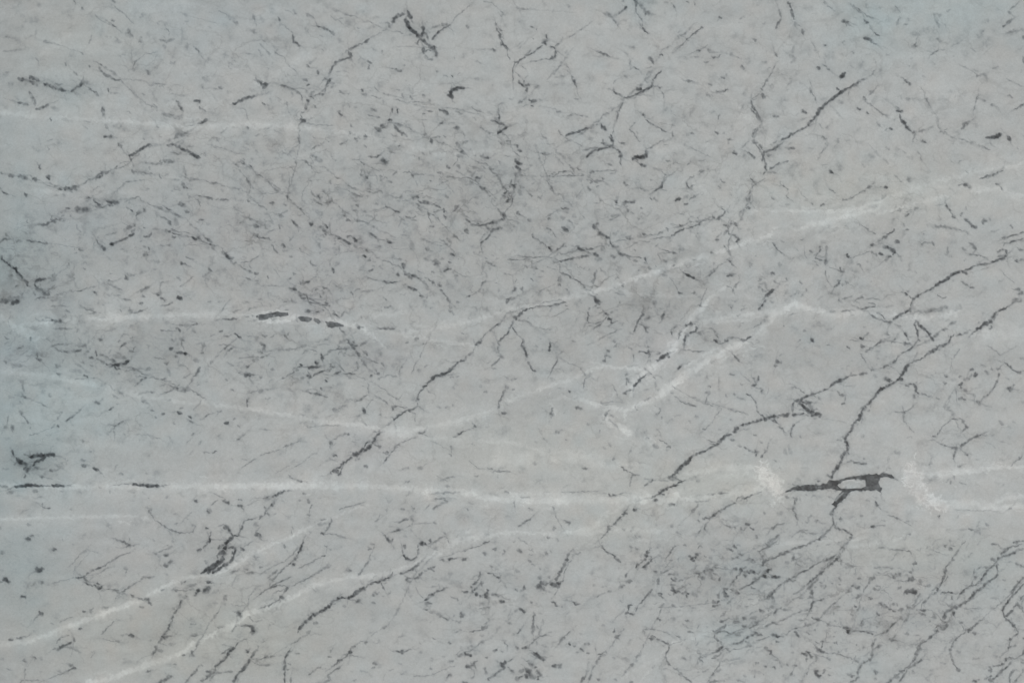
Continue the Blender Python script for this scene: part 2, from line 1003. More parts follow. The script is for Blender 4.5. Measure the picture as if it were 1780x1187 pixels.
5 30 260 800 220 815
6 50 280 855 330 860
6 60 295 885 310 885
4 45 320 850 340 900
8 42 270 850 300 870
6 30 300 900 350 905
4 45 340 905 420 925
5 52 435 805 470 820
4 45 420 860 430 880
6 52 440 930 490 935
6 45 460 910 475 940
3 22 340 880 440 900
3 48 320 975 440 970
8 52 325 970 350 975
8 45 395 975 440 968
9 28 340 975 400 985
6 28 170 905 190 905
6 20 0 890 30 895
3 35 500 985 530 1005 560 1015
4 40 510 985 545 1012
6 30 575 1000 590 985
3 20 600 960 580 1000
6 28 190 960 200 965
5 15 150 1050 180 1040
7 35 180 1140 195 1170
4 30 190 1140 210 1120
3 22 80 1155 120 1130
7 25 30 1140 50 1150
5 35 455 1165 470 1170
6 30 600 1165 620 1175
4 40 645 1178 655 1180
4 30 560 1105 600 1135
3 22 650 1125 680 1120
8 45 675 1075 690 1085
4 35 690 1080 720 1082
6 28 800 1095 830 1092
4 50 820 1092 900 1092 935 1092
6 52 850 1090 890 1095
5 42 1075 1165 1095 1162
3 18 500 950 490 980
4 30 530 100 555 112
4 35 490 80 500 95
6 50 730 40 745 65
4 28 750 40 720 70
5 28 830 50 840 80
6 48 890 75 910 85
5 22 760 110 770 120
3 25 820 140 850 160
4 20 810 130 850 165
2 25 580 130 640 160
7 22 630 155 680 185
8 45 680 180 715 185
3 35 620 150 700 190
3 32 700 180 730 175
5 52 670 240 682 250
4 25 655 210 665 220
5 25 800 230 815 240
9 28 720 285 745 295
5 30 655 280 675 285
4 22 570 310 600 320
6 40 605 348 620 350
3 20 620 410 635 415
3 28 750 375 790 340 810 310
4 28 765 360 790 345
5 25 780 280 870 260
5 52 872 255 895 262
3 35 895 262 940 285
6 52 940 285 958 290
2 20 960 320 1010 360
6 60 760 435 790 450
5 50 790 450 810 468
3 20 810 468 870 490
6 50 885 495 910 500
5 32 830 520 840 530
8 14 780 520 850 530
8 10 690 530 760 560
4 35 1010 320 1050 340
6 48 1050 345 1085 350
4 22 1000 370 1020 375
9 20 1040 500 1060 540
7 32 1045 500 1060 510
8 30 1050 540 1065 545
8 62 712 592 742 600
6 55 750 625 765 620
3 28 750 625 770 600
4 50 760 698 780 690
6 25 735 735 750 745
3 30 760 755 785 745
9 15 620 750 660 760
6 28 615 765 635 770
5 45 630 845 645 852
4 28 710 870 690 880
6 22 830 660 850 680
5 25 940 612 960 618
4 25 968 615 975 618
8 50 990 655 996 680
7 50 950 720 965 728
6 50 1005 715 1020 725
7 55 1035 735 1048 742
3 30 1010 720 1040 740
6 48 1085 745 1100 750
4 30 1100 755 1140 780 1170 810
5 20 1120 770 1180 830
4 25 740 745 860 770
7 60 860 765 875 775
4 42 880 775 960 772
4 30 980 790 1010 795
6 55 1020 805 1060 820 1090 830
7 55 1110 865 1125 875
4 25 1100 840 1120 860
5 28 1165 850 1150 885
3 25 850 870 880 900
5 40 880 945 905 940
4 25 870 950 890 945
2 22 860 800 850 840
6 55 1165 745 1185 768
3 35 1140 740 1165 745
6 50 1195 775 1205 780
7 52 1235 790 1250 795
4 45 1245 820 1270 855 1295 885
6 52 1290 880 1312 918
3 30 1312 920 1315 960
6 30 1310 965 1325 975
5 28 1330 985 1340 998
4 25 1180 950 1195 945
5 35 1355 910 1375 915
6 40 1190 705 1210 708
8 60 1205 635 1240 650
12 42 1215 635 1235 650
5 25 1240 620 1270 610
5 60 1265 700 1310 685
5 50 1300 680 1320 685
5 45 1305 635 1315 640
5 48 1325 580 1340 588
8 20 1130 610 1160 620
5 42 1150 610 1165 620
7 42 1150 540 1165 548
5 22 1185 560 1195 565
5 55 1280 500 1300 520
6 30 1310 490 1325 500
4 30 1240 480 1280 495
4 28 1320 490 1325 520 1300 530
2 22 1310 530 1340 560 1335 580
4 60 1430 875 1455 862
2 25 1455 860 1500 850
5 25 1485 848 1500 850
4 40 1530 800 1545 775 1570 765
6 22 1560 765 1600 768
7 20 1540 680 1550 660
3 30 1560 635 1600 645 1630 670
3 40 1560 630 1590 645
2 22 1560 640 1530 690
2 22 1330 690 1400 730 1450 740
3 18 1680 710 1740 725
6 52 1755 800 1765 810 1750 835
6 45 1740 840 1760 820
5 30 1740 890 1755 885
5 45 1700 920 1710 900 1735 875
5 15 1740 920 1760 915
4 20 1675 870 1685 875
3 30 1770 750 1760 780
7 50 1065 190 1090 188
3 30 1090 180 1130 160
2 20 980 215 1060 200
6 55 1085 235 1115 250
8 52 1130 220 1165 228
4 45 1095 215 1135 235
4 38 1160 225 1220 245 1250 260
5 25 1110 250 1150 275
7 20 1160 190 1190 200
5 45 1160 295 1175 320
3 28 1170 320 1190 370
5 45 1175 385 1200 392
5 48 1270 270 1275 290
6 48 1275 320 1290 335
3 30 1200 290 1270 275
9 12 1240 170 1280 180
6 30 1285 180 1300 190
7 20 1280 280 1300 300
3 35 1325 300 1350 280 1370 250
5 25 1340 280 1370 245
5 25 1400 295 1415 305
5 55 1430 345 1445 360
3 42 1440 360 1480 385
6 50 1420 410 1430 420
5 35 1420 430 1440 440
3 20 1440 330 1400 310
4 45 1450 380 1520 390 1560 378
5 60 1530 385 1590 370 1640 355
8 42 1590 370 1640 358
6 55 1640 355 1690 345
10 55 1665 300 1700 320
8 55 1690 315 1690 345
4 30 1640 270 1670 300
7 35 1570 390 1580 410 1600 405
5 50 1565 390 1575 405
6 52 1590 435 1620 405 1650 400
5 38 1650 398 1680 400
5 48 1590 435 1575 470 1550 490
6 62 1525 518 1545 490
3 22 1525 518 1535 570
5 35 1530 565 1540 572
5 15 1755 560 1765 565
2 28 1710 350 1740 380 1770 400
5 25 1740 385 1765 395
9 62 1500 55 1515 60
3 45 1515 58 1535 45
6 48 1048 30 1065 60
4 28 1230 20 1245 25
7 28 1240 70 1250 85
4 40 1240 90 1270 90
3 22 1270 90 1340 55
3 38 1230 20 1250 18
3 22 1350 10 1420 45
2 30 1450 80 1520 115
5 50 1515 115 1560 135
3 28 1560 135 1600 165 1640 210
7 32 1610 50 1650 40
3 38 1590 5 1630 40
9 48 1755 30 1780 50
3 38 1740 70 1725 120 1765 110
6 62 1678 178 1695 182
5 55 1690 165 1710 150
5 48 1720 115 1770 100
4 45 1710 180 1720 210
7 60 1705 220 1725 205
5 30 1700 170 1750 150 1730 200
2 20 1430 240 1460 200 1500 190
5 15 1490 230 1500 235
4 25 1540 660 1545 690
5 22 1385 20 1360 12
3 30 920 40 950 10
5 35 800 5 830 10
8 66 1755 1010 1770 1025
5 66 1745 1040 1735 1075
4 52 1735 1075 1700 1130 1650 1180
4 52 1745 1080 1780 1140
3 38 1660 1050 1700 1000
4 55 1600 1095 1640 1070 1665 1050
3 40 1600 1095 1560 1125 1510 1187
3 25 1700 990 1750 975
@ 900 295
7 40 10 10 20 30
4 30 0 40 60 45
2 20 80 45 230 45
3 40 240 45 280 20 340 10
3 38 230 45 290 45 390 42 460 40
5 42 410 0 440 15
4 35 280 20 330 12
8 40 505 10 520 20
3 28 520 15 650 5 680 5
6 22 650 5 680 8
5 50 475 70 515 85
4 30 480 45 490 70
7 15 430 95 445 110
6 28 485 120 495 140
4 30 545 120 555 110
5 40 580 58 590 64
4 45 990 15 1020 40
3 42 1020 70 1000 95
6 68 1000 90 985 120 960 135
4 55 970 130 930 152
3 30 930 152 900 170
5 50 1160 75 1165 110 1185 130
5 50 1185 130 1205 110
4 30 1160 80 1210 45
7 48 1250 12 1280 15
8 30 1150 190 1170 185
4 48 1180 210 1210 185
5 35 1185 200 1225 180
7 72 1090 212 1115 206
6 48 1150 240 1165 235
5 40 910 195 920 205
6 28 940 200 955 212
8 66 672 210 680 225
3 30 665 240 710 250
7 62 725 228 745 222
9 62 770 218 805 225
4 50 740 222 775 220
5 48 755 275 760 290
4 25 720 230 740 250 760 255
6 20 780 295 795 300
3 30 640 350 710 310
3 28 620 350 660 348
6 20 640 320 700 310
9 20 960 320 970 330
4 25 955 345 970 325
4 15 1090 295 1150 310
5 52 1110 378 1120 385
3 22 1050 375 1110 380
4 60 1050 458 1100 430 1150 408
6 55 1080 440 1140 410
3 52 1150 408 1210 390 1245 375
6 55 1240 378 1260 360
7 40 1235 355 1255 350
3 40 1260 350 1320 342 1370 340
5 60 1370 340 1400 320 1430 290
6 58 1355 340 1390 340
5 62 1345 335 1340 310
3 42 1430 290 1400 265
6 28 1400 265 1425 290
4 25 1340 300 1360 285
3 22 1430 280 1450 300
3 30 930 475 1050 460
5 50 1600 60 1620 80
5 50 1620 85 1640 100
4 40 1630 105 1610 130
3 35 1640 95 1700 60
4 48 1600 150 1580 190
7 55 1575 205 1590 225
5 40 1590 220 1605 245
6 55 1575 262 1590 262
4 25 1600 140 1615 200 1600 250
5 42 1535 290 1525 310
7 25 1530 320 1540 335
5 45 1405 80 1425 90
6 30 1380 118 1390 125
4 22 1390 70 1410 80
4 25 1460 165 1470 172
4 18 1340 200 1360 210
9 12 1740 180 1760 210
7 25 1735 10 1750 20
5 30 1730 10 1780 25
5 60 1418 380 1430 385
9 62 1440 410 1460 385
6 55 1435 430 1445 400
5 45 1465 375 1495 370 1510 390
5 40 1450 440 1480 450 1510 465
7 60 1500 490 1515 475
3 30 1430 420 1430 440
6 50 1365 480 1375 485
3 25 1400 440 1360 470
3 35 1415 520 1440 550 1450 580
5 30 1330 570 1345 578
3 18 1510 500 1530 540
3 22 1510 400 1540 405
9 25 15 110 40 130
8 22 10 140 20 180
7 28 75 165 95 180
6 28 140 190 155 200
5 18 150 185 180 185
8 12 400 160 410 185
7 15 540 195 580 205
3 15 460 120 400 190
7 45 0 290 10 310
4 30 10 310 60 335
8 30 70 345 80 350
3 28 190 330 240 300 290 270
6 52 210 345 215 335
5 60 300 265 335 270
7 40 330 265 350 270
5 28 350 230 370 240
6 22 260 280 350 290
7 20 300 330 320 340
9 18 380 320 400 330
6 48 208 408 225 412
3 22 240 430 265 470
9 62 315 400 335 415
9 25 340 400 360 410
8 12 400 430 430 440
5 55 100 445 112 470
3 28 115 470 200 525
6 30 170 510 195 525
7 66 208 530 235 560
5 45 235 575 280 545
4 40 280 545 325 505
3 28 235 575 200 605
2 22 200 605 150 630 80 655 50 670
5 25 370 515 390 535
6 55 405 545 425 525
8 62 410 540 460 555
4 35 390 530 420 520
9 66 520 385 532 398
5 45 530 380 550 370
3 35 540 395 565 425
4 60 570 440 600 450
8 60 565 435 580 445
6 62 600 450 630 480
4 55 630 480 640 510 660 530
6 58 645 525 690 540
7 58 680 555 700 575
8 66 695 580 740 588
5 45 740 590 780 598
3 42 780 598 850 605
6 30 755 600 770 605
8 20 580 510 590 570
7 38 660 440 675 440
4 28 670 430 700 420
4 15 420 430 440 420
8 48 750 465 770 475
6 20 770 460 790 475
7 40 830 445 840 452
6 50 862 440 875 446
3 30 740 540 790 520 820 500
7 20 790 500 820 510
3 22 830 490 920 500
9 52 645 595 658 602
8 66 515 575 545 580
8 70 530 580 560 600
14 48 540 615 570 615
3 38 460 560 510 575
4 55 290 630 340 618 400 605
5 40 400 608 440 600 500 590
3 25 250 640 300 630
5 55 875 605 880 630
6 42 870 640 885 645
5 45 800 625 820 630
8 30 1010 630 1025 640
5 25 890 670 920 680
7 52 1065 570 1085 575
3 38 990 550 1030 560 1060 570
8 42 1120 545 1135 545
4 30 1115 560 1110 570
5 28 1110 520 1130 535
4 32 0 590 40 598 90 600
6 50 115 670 140 682
5 22 160 695 175 700
6 28 50 662 60 668
3 28 200 670 270 690 300 710
5 38 300 710 340 725 370 745
4 38 370 745 425 770
4 25 290 660 290 700
8 28 290 730 290 770
5 48 285 735 280 770
5 40 285 790 295 795
3 25 425 770 470 815
4 50 475 825 505 835
5 15 330 640 340 670
8 12 520 670 530 700
5 38 540 690 520 740
5 45 530 735 515 790
3 30 515 790 560 810
4 22 560 670 590 710
5 18 590 700 610 720
6 25 330 820 340 825
7 15 310 830 350 850
3 30 130 845 180 820
2 22 180 820 260 790
5 22 35 820 40 840
5 22 210 830 225 835
4 25 685 740 700 745
7 20 1000 725 1020 730
3 22 1040 740 1070 770 1110 840
6 48 1110 845 1125 850
5 66 1140 705 1215 750
3 66 1138 703 1220 752
3 28 1275 745 1310 730
4 42 1310 730 1350 700 1380 660
5 38 1330 710 1370 675
3 30 1380 660 1440 635
8 60 1445 620 1460 630
3 25 1450 610 1500 590
3 30 1460 640 1500 675
5 30 1590 650 1600 670
4 25 1590 640 1610 645
9 18 1590 640 1605 665
4 25 1200 625 1215 620
7 62 1445 730 1465 722
6 50 1465 720 1495 718
6 45 1490 805 1510 785
4 30 1510 785 1520 770
3 30 1430 800 1475 815
5 38 1480 825 1485 845
5 40 1745 710 1760 720
3 40 1760 760 1780 775
5 30 1650 770 1680 750
6 30 1655 800 1665 815
6 42 1680 825 1700 835
6 20 1660 790 1700 780 1720 830
4 50 1700 880 1740 850 1770 820
8 55 1740 850 1760 820
5 50 1690 890 1705 875
6 60 1680 925 1700 905
5 60 1690 920 1660 965
3 50 1665 950 1655 975
3 35 1750 500 1770 520 1780 550
3 62 0 1010 30 975 70 955
7 62 0 1010 30 980
3 50 70 955 130 940 200 940
4 50 200 940 270 925 330 910
5 38 240 940 310 918
3 40 130 940 190 910
3 22 190 910 310 890
8 66 522 870 540 890
9 62 530 885 555 920
4 50 550 920 530 935
2 22 530 935 510 960
4 25 330 960 350 955
3 22 240 1010 330 970
4 60 478 985 490 1000
3 50 485 1000 478 1045
3 42 478 1045 530 1060
6 60 600 985 620 1000
4 28 585 970 600 985
3 38 530 1065 580 1045 610 1015
3 40 505 1105 540 1080 580 1055
7 62 628 1025 640 1030
4 48 640 1035 650 1055 680 1040
4 25 650 1055 620 1080
5 22 690 1055 730 1055
3 30 860 930 865 980
6 52 855 985 865 1005
5 58 855 1005 830 1035 815 1055
6 50 815 1045 820 1065
5 50 820 1065 800 1115
5 40 830 1060 870 1075
5 52 870 1080 895 1120
7 45 885 1090 890 1100
9 28 935 910 945 925
8 15 940 940 960 1000
7 66 1000 1000 990 1030
8 60 990 1010 1005 1000
4 28 1000 1030 970 1055
7 30 1250 930 1258 935
4 45 1270 905 1250 940
5 30 1460 930 1470 960
8 22 1450 935 1480 940
4 30 1530 970 1560 955
4 25 1530 1060 1520 1090
4 25 1540 1060 1550 1050
8 20 1740 905 1750 910
6 40 10 1035 30 1038
3 38 60 1040 100 1070
5 35 85 1060 105 1075
2 22 105 1075 180 1095 240 1100
4 28 0 1140 30 1165
5 28 30 1170 45 1180
5 30 770 1125 790 1130
4 15 140 1150 160 1160
3 40 1145 1085 1180 1065 1210 1050
8 62 1175 1065 1200 1055
5 60 1150 1075 1200 1060
3 62 1120 1105 1100 1170
6 60 1120 1105 1105 1135
4 30 1050 1100 1100 1070
6 50 1055 1115 1065 1140
5 52 1225 1080 1235 1090
5 62 1235 1085 1220 1110 1180 1125
6 62 1180 1125 1155 1150 1145 1187
4 45 1330 1090 1370 1120
3 30 1310 1090 1350 1100
5 50 1355 1110 1375 1150
7 42 1350 1170 1370 1180
3 30 1420 1180 1450 1155
6 35 1440 1160 1490 1150
7 30 1245 1125 1260 1135
6 62 1532 1165 1575 1170
5 62 1560 1170 1610 1145
3 38 1620 1090 1680 1050
@ 1330 295
9 35 15 15 50 20
9 66 440 12 465 20
4 22 90 80 120 105
6 62 115 110 140 118
4 35 140 118 160 140
3 28 155 130 155 180
5 35 150 180 160 195
3 30 160 200 195 220
5 22 145 235 165 240
5 28 45 200 60 210
2 22 225 130 270 190 300 210
6 50 320 232 328 238
6 50 385 245 405 240
3 22 270 210 300 220
4 35 440 130 460 145 485 165
4 22 460 150 480 160
7 50 540 205 560 208
3 32 560 205 600 190 640 165
3 38 640 165 690 140 720 115
8 45 710 120 730 110
3 30 730 105 750 85
8 68 815 122 842 125
9 30 985 65 992 78
3 22 890 40 940 90
3 55 1475 65 1530 45
5 50 1510 50 1550 40
6 55 1560 38 1610 18
4 45 1600 20 1640 5
4 22 1400 30 1380 10
5 52 1325 112 1360 105
8 66 1370 105 1390 110
8 40 1390 115 1415 130
7 50 1590 100 1612 105
4 28 1610 110 1640 145
6 12 1270 130 1290 140
9 10 960 210 1010 205
7 28 905 285 935 275
9 30 1030 265 1050 262
3 30 970 290 1010 270
5 42 960 320 990 305
6 42 970 315 985 305
4 28 950 370 960 390
4 32 970 415 985 412
6 12 1100 250 1105 290
7 20 750 210 790 210
3 48 1240 240 1260 275
5 55 1245 250 1275 290
3 42 1275 290 1300 320
7 55 1295 325 1308 328
2 25 1170 240 1230 240 1240 220
5 20 1235 200 1245 230
6 48 1345 310 1352 300
5 40 1375 260 1382 268
7 48 1380 345 1395 355
7 52 1400 360 1415 370
9 66 1428 390 1450 396
8 62 1500 360 1510 352
6 22 1540 335 1548 350
5 45 1690 385 1700 400
7 38 1550 432 1575 425
5 30 1090 445 1095 455
6 15 1195 320 1205 340
9 30 1170 395 1220 395
6 32 1200 390 1260 400 1330 415
3 30 1330 415 1380 425
5 28 1375 425 1395 440
8 12 1110 380 1190 395
3 32 660 380 700 405 760 440
4 40 680 395 710 410
7 55 810 468 840 460
5 45 840 445 870 430 890 410
3 35 800 480 850 450
9 62 900 490 912 495
5 42 720 525 770 520
7 50 730 520 755 522
3 30 720 530 720 540
8 72 840 530 870 545 890 560
6 70 850 535 895 570
5 62 880 580 895 575
9 40 815 530 835 535
7 72 795 575 805 585
6 60 755 580 765 585
5 35 735 565 745 572
7 60 840 600 860 595
5 50 820 625 845 605
4 25 770 500 800 480
3 22 580 610 680 580 720 560
3 15 540 580 560 600
9 80 560 590 572 600
3 25 630 650 650 650 680 705
4 35 635 650 645 655
5 58 375 530 380 550
5 55 380 535 365 570
4 40 365 570 340 610 400 625
5 30 420 520 420 600 415 620
9 58 415 625 425 635
5 48 410 625 415 650
3 28 320 620 370 665
6 15 340 600 400 600
6 12 380 500 420 510
5 32 310 560 325 570
6 15 215 545 225 555
2 22 270 540 270 590 290 620
3 45 45 500 70 530
3 38 70 530 110 575 140 590
4 22 150 590 180 610
4 20 90 660 110 640
5 28 95 645 85 665
6 48 40 715 58 712
5 22 115 495 130 500
6 25 245 480 260 478
4 32 55 765 90 785
5 30 80 780 100 785
5 38 145 750 155 760
3 20 100 775 150 765
5 32 240 765 250 780
6 30 280 825 290 830
5 25 250 870 260 855
2 22 160 870 220 850
3 28 410 690 415 740 450 790
8 50 520 695 545 705
5 42 500 690 520 700
3 28 440 670 500 690
5 40 515 675 520 690
5 20 480 640 490 660
5 45 520 760 500 790 475 815
7 42 505 765 515 780
3 22 470 820 455 860
5 32 550 770 570 775
6 25 560 765 565 775
2 22 570 780 620 810
2 28 510 870 505 915
5 45 505 890 520 905
4 28 530 890 600 870
3 42 615 900 640 880
5 42 630 885 680 880
3 28 620 905 650 920
3 28 690 890 750 880 800 905
3 38 710 920 750 920 760 940
3 22 800 905 840 860 900 860
4 45 660 962 710 948 760 940
6 38 440 978 485 980
4 38 520 975 620 965
5 25 530 975 550 978
5 22 175 1000 200 990
3 25 160 1010 200 985
4 28 595 998 610 1000
5 35 770 985 790 990
3 38 790 990 830 1030
6 16 860 980 880 990
4 30 680 1085 690 1080
4 22 450 1100 480 1080
8 72 318 1165 325 1172
5 28 262 1105 275 1108
9 72 655 1160 672 1165
4 35 670 1155 710 1120
5 18 1020 690 1045 720
4 15 1040 760 1055 780
4 28 930 835 945 840
4 50 955 840 985 860
3 42 985 860 1010 890
3 45 1180 855 1220 880
5 45 1215 882 1250 882
5 30 1350 765 1400 800
4 38 1345 765 1385 795
5 50 1415 805 1435 812
3 20 1400 800 1430 780
6 42 1400 500 1435 530 1445 545
4 35 1445 545 1425 580
6 30 1350 535 1385 560
3 38 1400 580 1490 595
3 28 1490 595 1540 625
5 28 1260 530 1250 580
5 45 1075 518 1110 500
5 25 1110 502 1145 505
7 48 1148 502 1158 512
3 45 1780 470 1720 490 1650 510
5 50 1740 485 1660 505
3 42 1650 510 1640 525
4 45 1640 470 1780 430
8 60 1635 465 1650 472
2 20 1590 495 1640 470
5 62 1630 550 1655 555
6 62 1655 555 1665 590
6 62 1665 590 1630 612 1600 620
7 52 1595 570 1620 560
6 38 1600 600 1630 590
5 60 1610 620 1570 635 1500 650 1450 660
5 28 1570 635 1620 620
4 50 1450 660 1400 685 1340 700
7 70 1340 700 1300 715 1270 735
7 72 1270 735 1220 770 1170 800
4 50 1170 800 1120 835 1060 860
5 55 1060 860 1030 880 1015 905
5 50 1340 700 1400 715
3 42 1010 905 1000 930 1000 960
6 50 995 950 1000 975
6 62 990 965 950 985 890 1020
6 66 885 1025 900 1015
7 60 855 1055 870 1045
4 52 870 1045 850 1080
3 22 1040 960 1080 985
8 30 1130 965 1170 955
8 25 1060 975 1230 965
8 22 1180 960 1260 940
7 15 1340 930 1345 950
4 30 845 1110 835 1135
5 28 830 1130 845 1135
4 50 1040 1030 1030 1060
5 58 1030 1060 1045 1100 1050 1150
6 55 1050 1160 1060 1175
4 45 1040 1040 1070 1075
7 66 1065 1070 1110 1110
6 60 1100 1105 1130 1135 1160 1170
8 45 1140 1155 1155 1165
4 25 1085 1150 1140 1150
3 40 940 1100 960 1130
5 52 950 1120 980 1150
4 28 970 1140 990 1175
4 22 890 1060 940 1080
4 48 870 1187 900 1155
3 42 780 1187 830 1160
3 22 580 1170 640 1180
4 66 1255 1187 1280 1150 1300 1135
4 45 1310 1140 1360 1130 1400 1110
4 50 1400 1150 1450 1105
8 66 1450 1105 1500 1070 1530 1045
7 66 1500 1070 1560 1040
5 60 1560 1040 1560 1010
7 66 1562 1010 1578 1000
4 55 1575 990 1600 975
4 55 1600 975 1660 950 1700 920
6 62 1690 925 1740 890
9 48 1700 900 1760 895
8 40 1735 830 1770 850
9 62 1720 820 1750 820
9 55 1730 850 1770 850
4 40 1700 820 1730 830
8 38 1740 825 1745 850
2 20 1620 690 1670 740 1720 780
6 45 1540 1090 1555 1075
3 28 1460 1055 1475 1050
5 22 1610 590 1690 600
4 45 1760 620 1720 620
5 55 1720 620 1740 628
6 42 1755 610 1780 620
6 45 1745 550 1780 555
3 30 1720 530 1750 550
3 38 0 880 30 850
9 60 35 840 60 822
6 60 0 870 40 835
5 60 0 900 5 910
3 28 1480 690 1540 670
5 20 1240 580 1300 600
@ 0 590
4 22 110 70 165 45
5 30 120 65 160 45
4 40 355 45 400 30 440 30
3 20 140 110 200 70
5 25 30 150 45 160
8 22 80 180 150 180
6 42 245 125 285 150
3 22 255 80 260 130
9 42 445 80 490 90
6 50 490 85 560 70
9 30 530 40 590 40
6 22 560 30 590 60
7 42 580 100 600 85
8 60 615 120 640 128
6 60 655 85 660 110
4 30 660 130 720 160
5 60 725 160 745 180
8 66 740 175 780 180
7 60 780 180 840 170 885 152
6 62 790 185 800 205
5 45 800 205 820 200
4 22 555 155 580 165
8 28 390 180 410 185
6 35 620 178 640 182
8 15 480 210 560 220
3 22 380 240 430 235
6 30 395 235 415 240
6 48 580 245 600 260
3 20 550 270 660 265
9 22 780 110 860 130
6 25 810 95 830 105
5 35 705 110 720 115
5 42 830 50 870 20
6 45 895 80 915 85
4 35 915 80 925 50
3 25 880 60 900 75
6 40 870 215 890 210
3 32 890 210 990 200
7 40 1005 210 1040 195
5 30 1020 195 1040 205
4 50 940 305 980 275 1010 262
6 50 980 275 1010 262
4 35 1010 262 1060 265
6 42 1100 275 1140 270
3 28 1060 265 1180 290
3 30 1160 290 1210 320
7 62 1200 330 1215 340
4 42 1215 320 1240 310
4 40 1200 340 1150 360 1100 378
10 32 1240 340 1300 335
4 30 1300 330 1350 370 1410 405
5 42 1350 372 1395 392
4 22 1040 355 950 375
5 40 1040 362 1060 365
6 25 1100 320 1140 310
3 22 930 250 1000 260
5 35 1180 0 1190 10
7 60 1175 62 1185 65
6 60 1220 95 1240 85
7 65 1235 88 1285 98
6 45 1205 118 1220 120
3 28 1245 0 1255 50
4 20 1260 40 1265 70
6 60 1130 162 1152 165
3 20 1060 125 1140 135
8 25 1220 180 1270 180
4 30 1270 180 1290 200
3 30 1260 265 1310 240
7 20 1150 200 1170 250
5 42 1385 95 1395 90
4 25 1385 85 1410 30
10 20 1340 140 1360 145
4 50 1535 72 1580 35
4 48 1560 78 1610 50
5 50 1560 78 1575 75
8 15 1600 90 1700 70
5 45 1690 198 1720 175
3 30 1720 175 1760 145
10 28 1745 145 1765 140
3 22 1640 130 1780 120
4 25 1560 160 1610 180
11 68 1690 240 1712 245
5 55 1675 235 1750 242
3 40 1640 235 1690 245
4 40 1705 255 1730 290
6 40 1550 275 1560 280
5 38 1595 345 1605 348
5 12 1460 320 1480 320
3 22 1720 370 1780 340
6 52 1700 410 1700 440
6 30 1708 400 1705 410
4 35 1700 440 1702 465
8 22 135 280 155 285
5 25 155 280 165 370
7 40 145 390 185 400
4 20 150 360 160 380
9 15 60 390 100 400
7 25 340 380 350 388
3 25 250 425 320 460
4 32 290 450 330 465
8 12 420 400 430 440
10 14 440 330 480 350
5 22 770 380 810 400
8 42 665 435 675 440
4 22 680 425 710 410
5 50 740 485 775 465
7 45 970 420 1000 425
6 38 975 410 985 400
8 20 1000 430 1020 440
5 22 1150 420 1180 415
8 50 145 500 150 510
4 35 155 515 180 555
6 38 185 560 195 575
4 22 55 520 50 580
8 40 35 600 45 595
7 42 85 595 95 615
3 20 75 580 90 640
6 42 408 505 425 500
3 25 425 510 385 550
5 50 450 565 490 535 515 518
3 28 515 518 560 480
4 28 540 490 560 480
5 45 355 605 372 590
5 40 400 590 402 605
2 22 200 660 270 640 340 610
3 18 820 500 815 540
5 30 745 585 790 590
7 50 785 592 800 590
4 40 800 590 850 555
3 22 790 600 740 645
6 22 735 650 745 655
5 40 1040 485 1055 490
5 45 1115 512 1130 512
5 30 1068 530 1075 535
7 62 1215 498 1248 508
4 30 1230 480 1260 470
6 60 1292 525 1318 542
6 45 1300 555 1330 575
4 50 1410 535 1435 512
3 25 1490 515 1520 480
6 25 1500 500 1520 490
9 72 1548 576 1570 572
5 40 1605 550 1612 538
8 14 1680 530 1700 550
5 25 1635 595 1645 600
5 45 1635 688 1650 680
3 28 1650 680 1690 645
5 25 1665 660 1690 650
3 22 1600 700 1640 690
6 15 1500 660 1510 665
3 25 1320 660 1340 640
4 35 1320 655 1325 648
3 22 1280 720 1310 680
6 25 1190 570 1200 580
5 25 1160 670 1170 680
3 18 920 650 1040 660 1100 680
5 18 1040 670 1050 680
5 20 850 645 860 650
6 22 560 690 575 695
9 16 510 720 520 730
7 12 390 680 430 700
5 55 1470 778 1485 770
3 25 1390 770 1440 780
3 25 1750 820 1650 890
5 30 1740 825 1755 820
4 25 1655 820 1700 825
5 22 1590 820 1600 828
5 20 465 780 450 785
5 25 610 768 625 770
6 30 560 830 585 830
9 66 85 765 95 795
5 30 165 785 200 800
6 55 200 805 250 795 290 785
8 62 210 805 300 795 330 792
8 68 320 800 345 785 375 795
5 62 290 825 250 840 220 870
7 60 320 800 290 825 250 835
6 62 110 810 130 840
11 66 120 830 160 850
14 60 155 850 190 870
10 58 165 880 190 910
7 58 215 865 185 905
5 40 175 930 170 945
5 50 95 860 130 845
7 25 230 880 280 885
7 35 270 890 305 890
8 40 340 895 385 900
4 42 380 900 415 885
9 25 380 860 415 880
8 48 270 940 300 945
5 35 300 945 290 955
7 18 20 890 60 890
3 20 380 860 480 830
7 55 570 862 582 868
6 22 600 865 615 870
6 66 640 880 680 900
8 66 650 888 670 895
5 35 825 918 840 922
4 35 1005 915 1012 925
5 45 0 1005 55 1012
6 40 0 1008 35 1010
7 74 105 1012 160 1003 240 1003
6 72 160 1000 300 1006
4 55 300 1006 350 1004
7 72 350 1002 440 1005
4 45 440 1004 490 1000
2 28 780 1000 840 995 900 995
6 74 912 995 1000 1002
8 76 1000 1002 1090 1005
3 45 1090 1005 1150 1003
9 35 50 1050 90 1048
10 38 225 1045 260 1045
8 15 120 1080 200 1085
6 28 260 1083 290 1080
5 40 290 1120 295 1150
6 60 295 1150 320 1162
4 48 320 1160 350 1160
6 22 415 1045 430 1045
8 12 880 1040 940 1045
6 20 985 1055 1000 1060
5 18 1015 1085 1025 1090
6 25 1140 1080 1150 1085
6 52 1337 1108 1348 1110
8 12 1230 1060 1280 1080
8 15 1390 1075 1420 1070
3 25 1465 1055 1540 1090
8 62 1542 1112 1565 1120
3 28 1500 1100 1450 1140
7 60 1635 1138 1660 1145
4 42 1640 1095 1660 1100
3 28 1580 1140 1635 1140
3 18 1700 1140 1780 1100
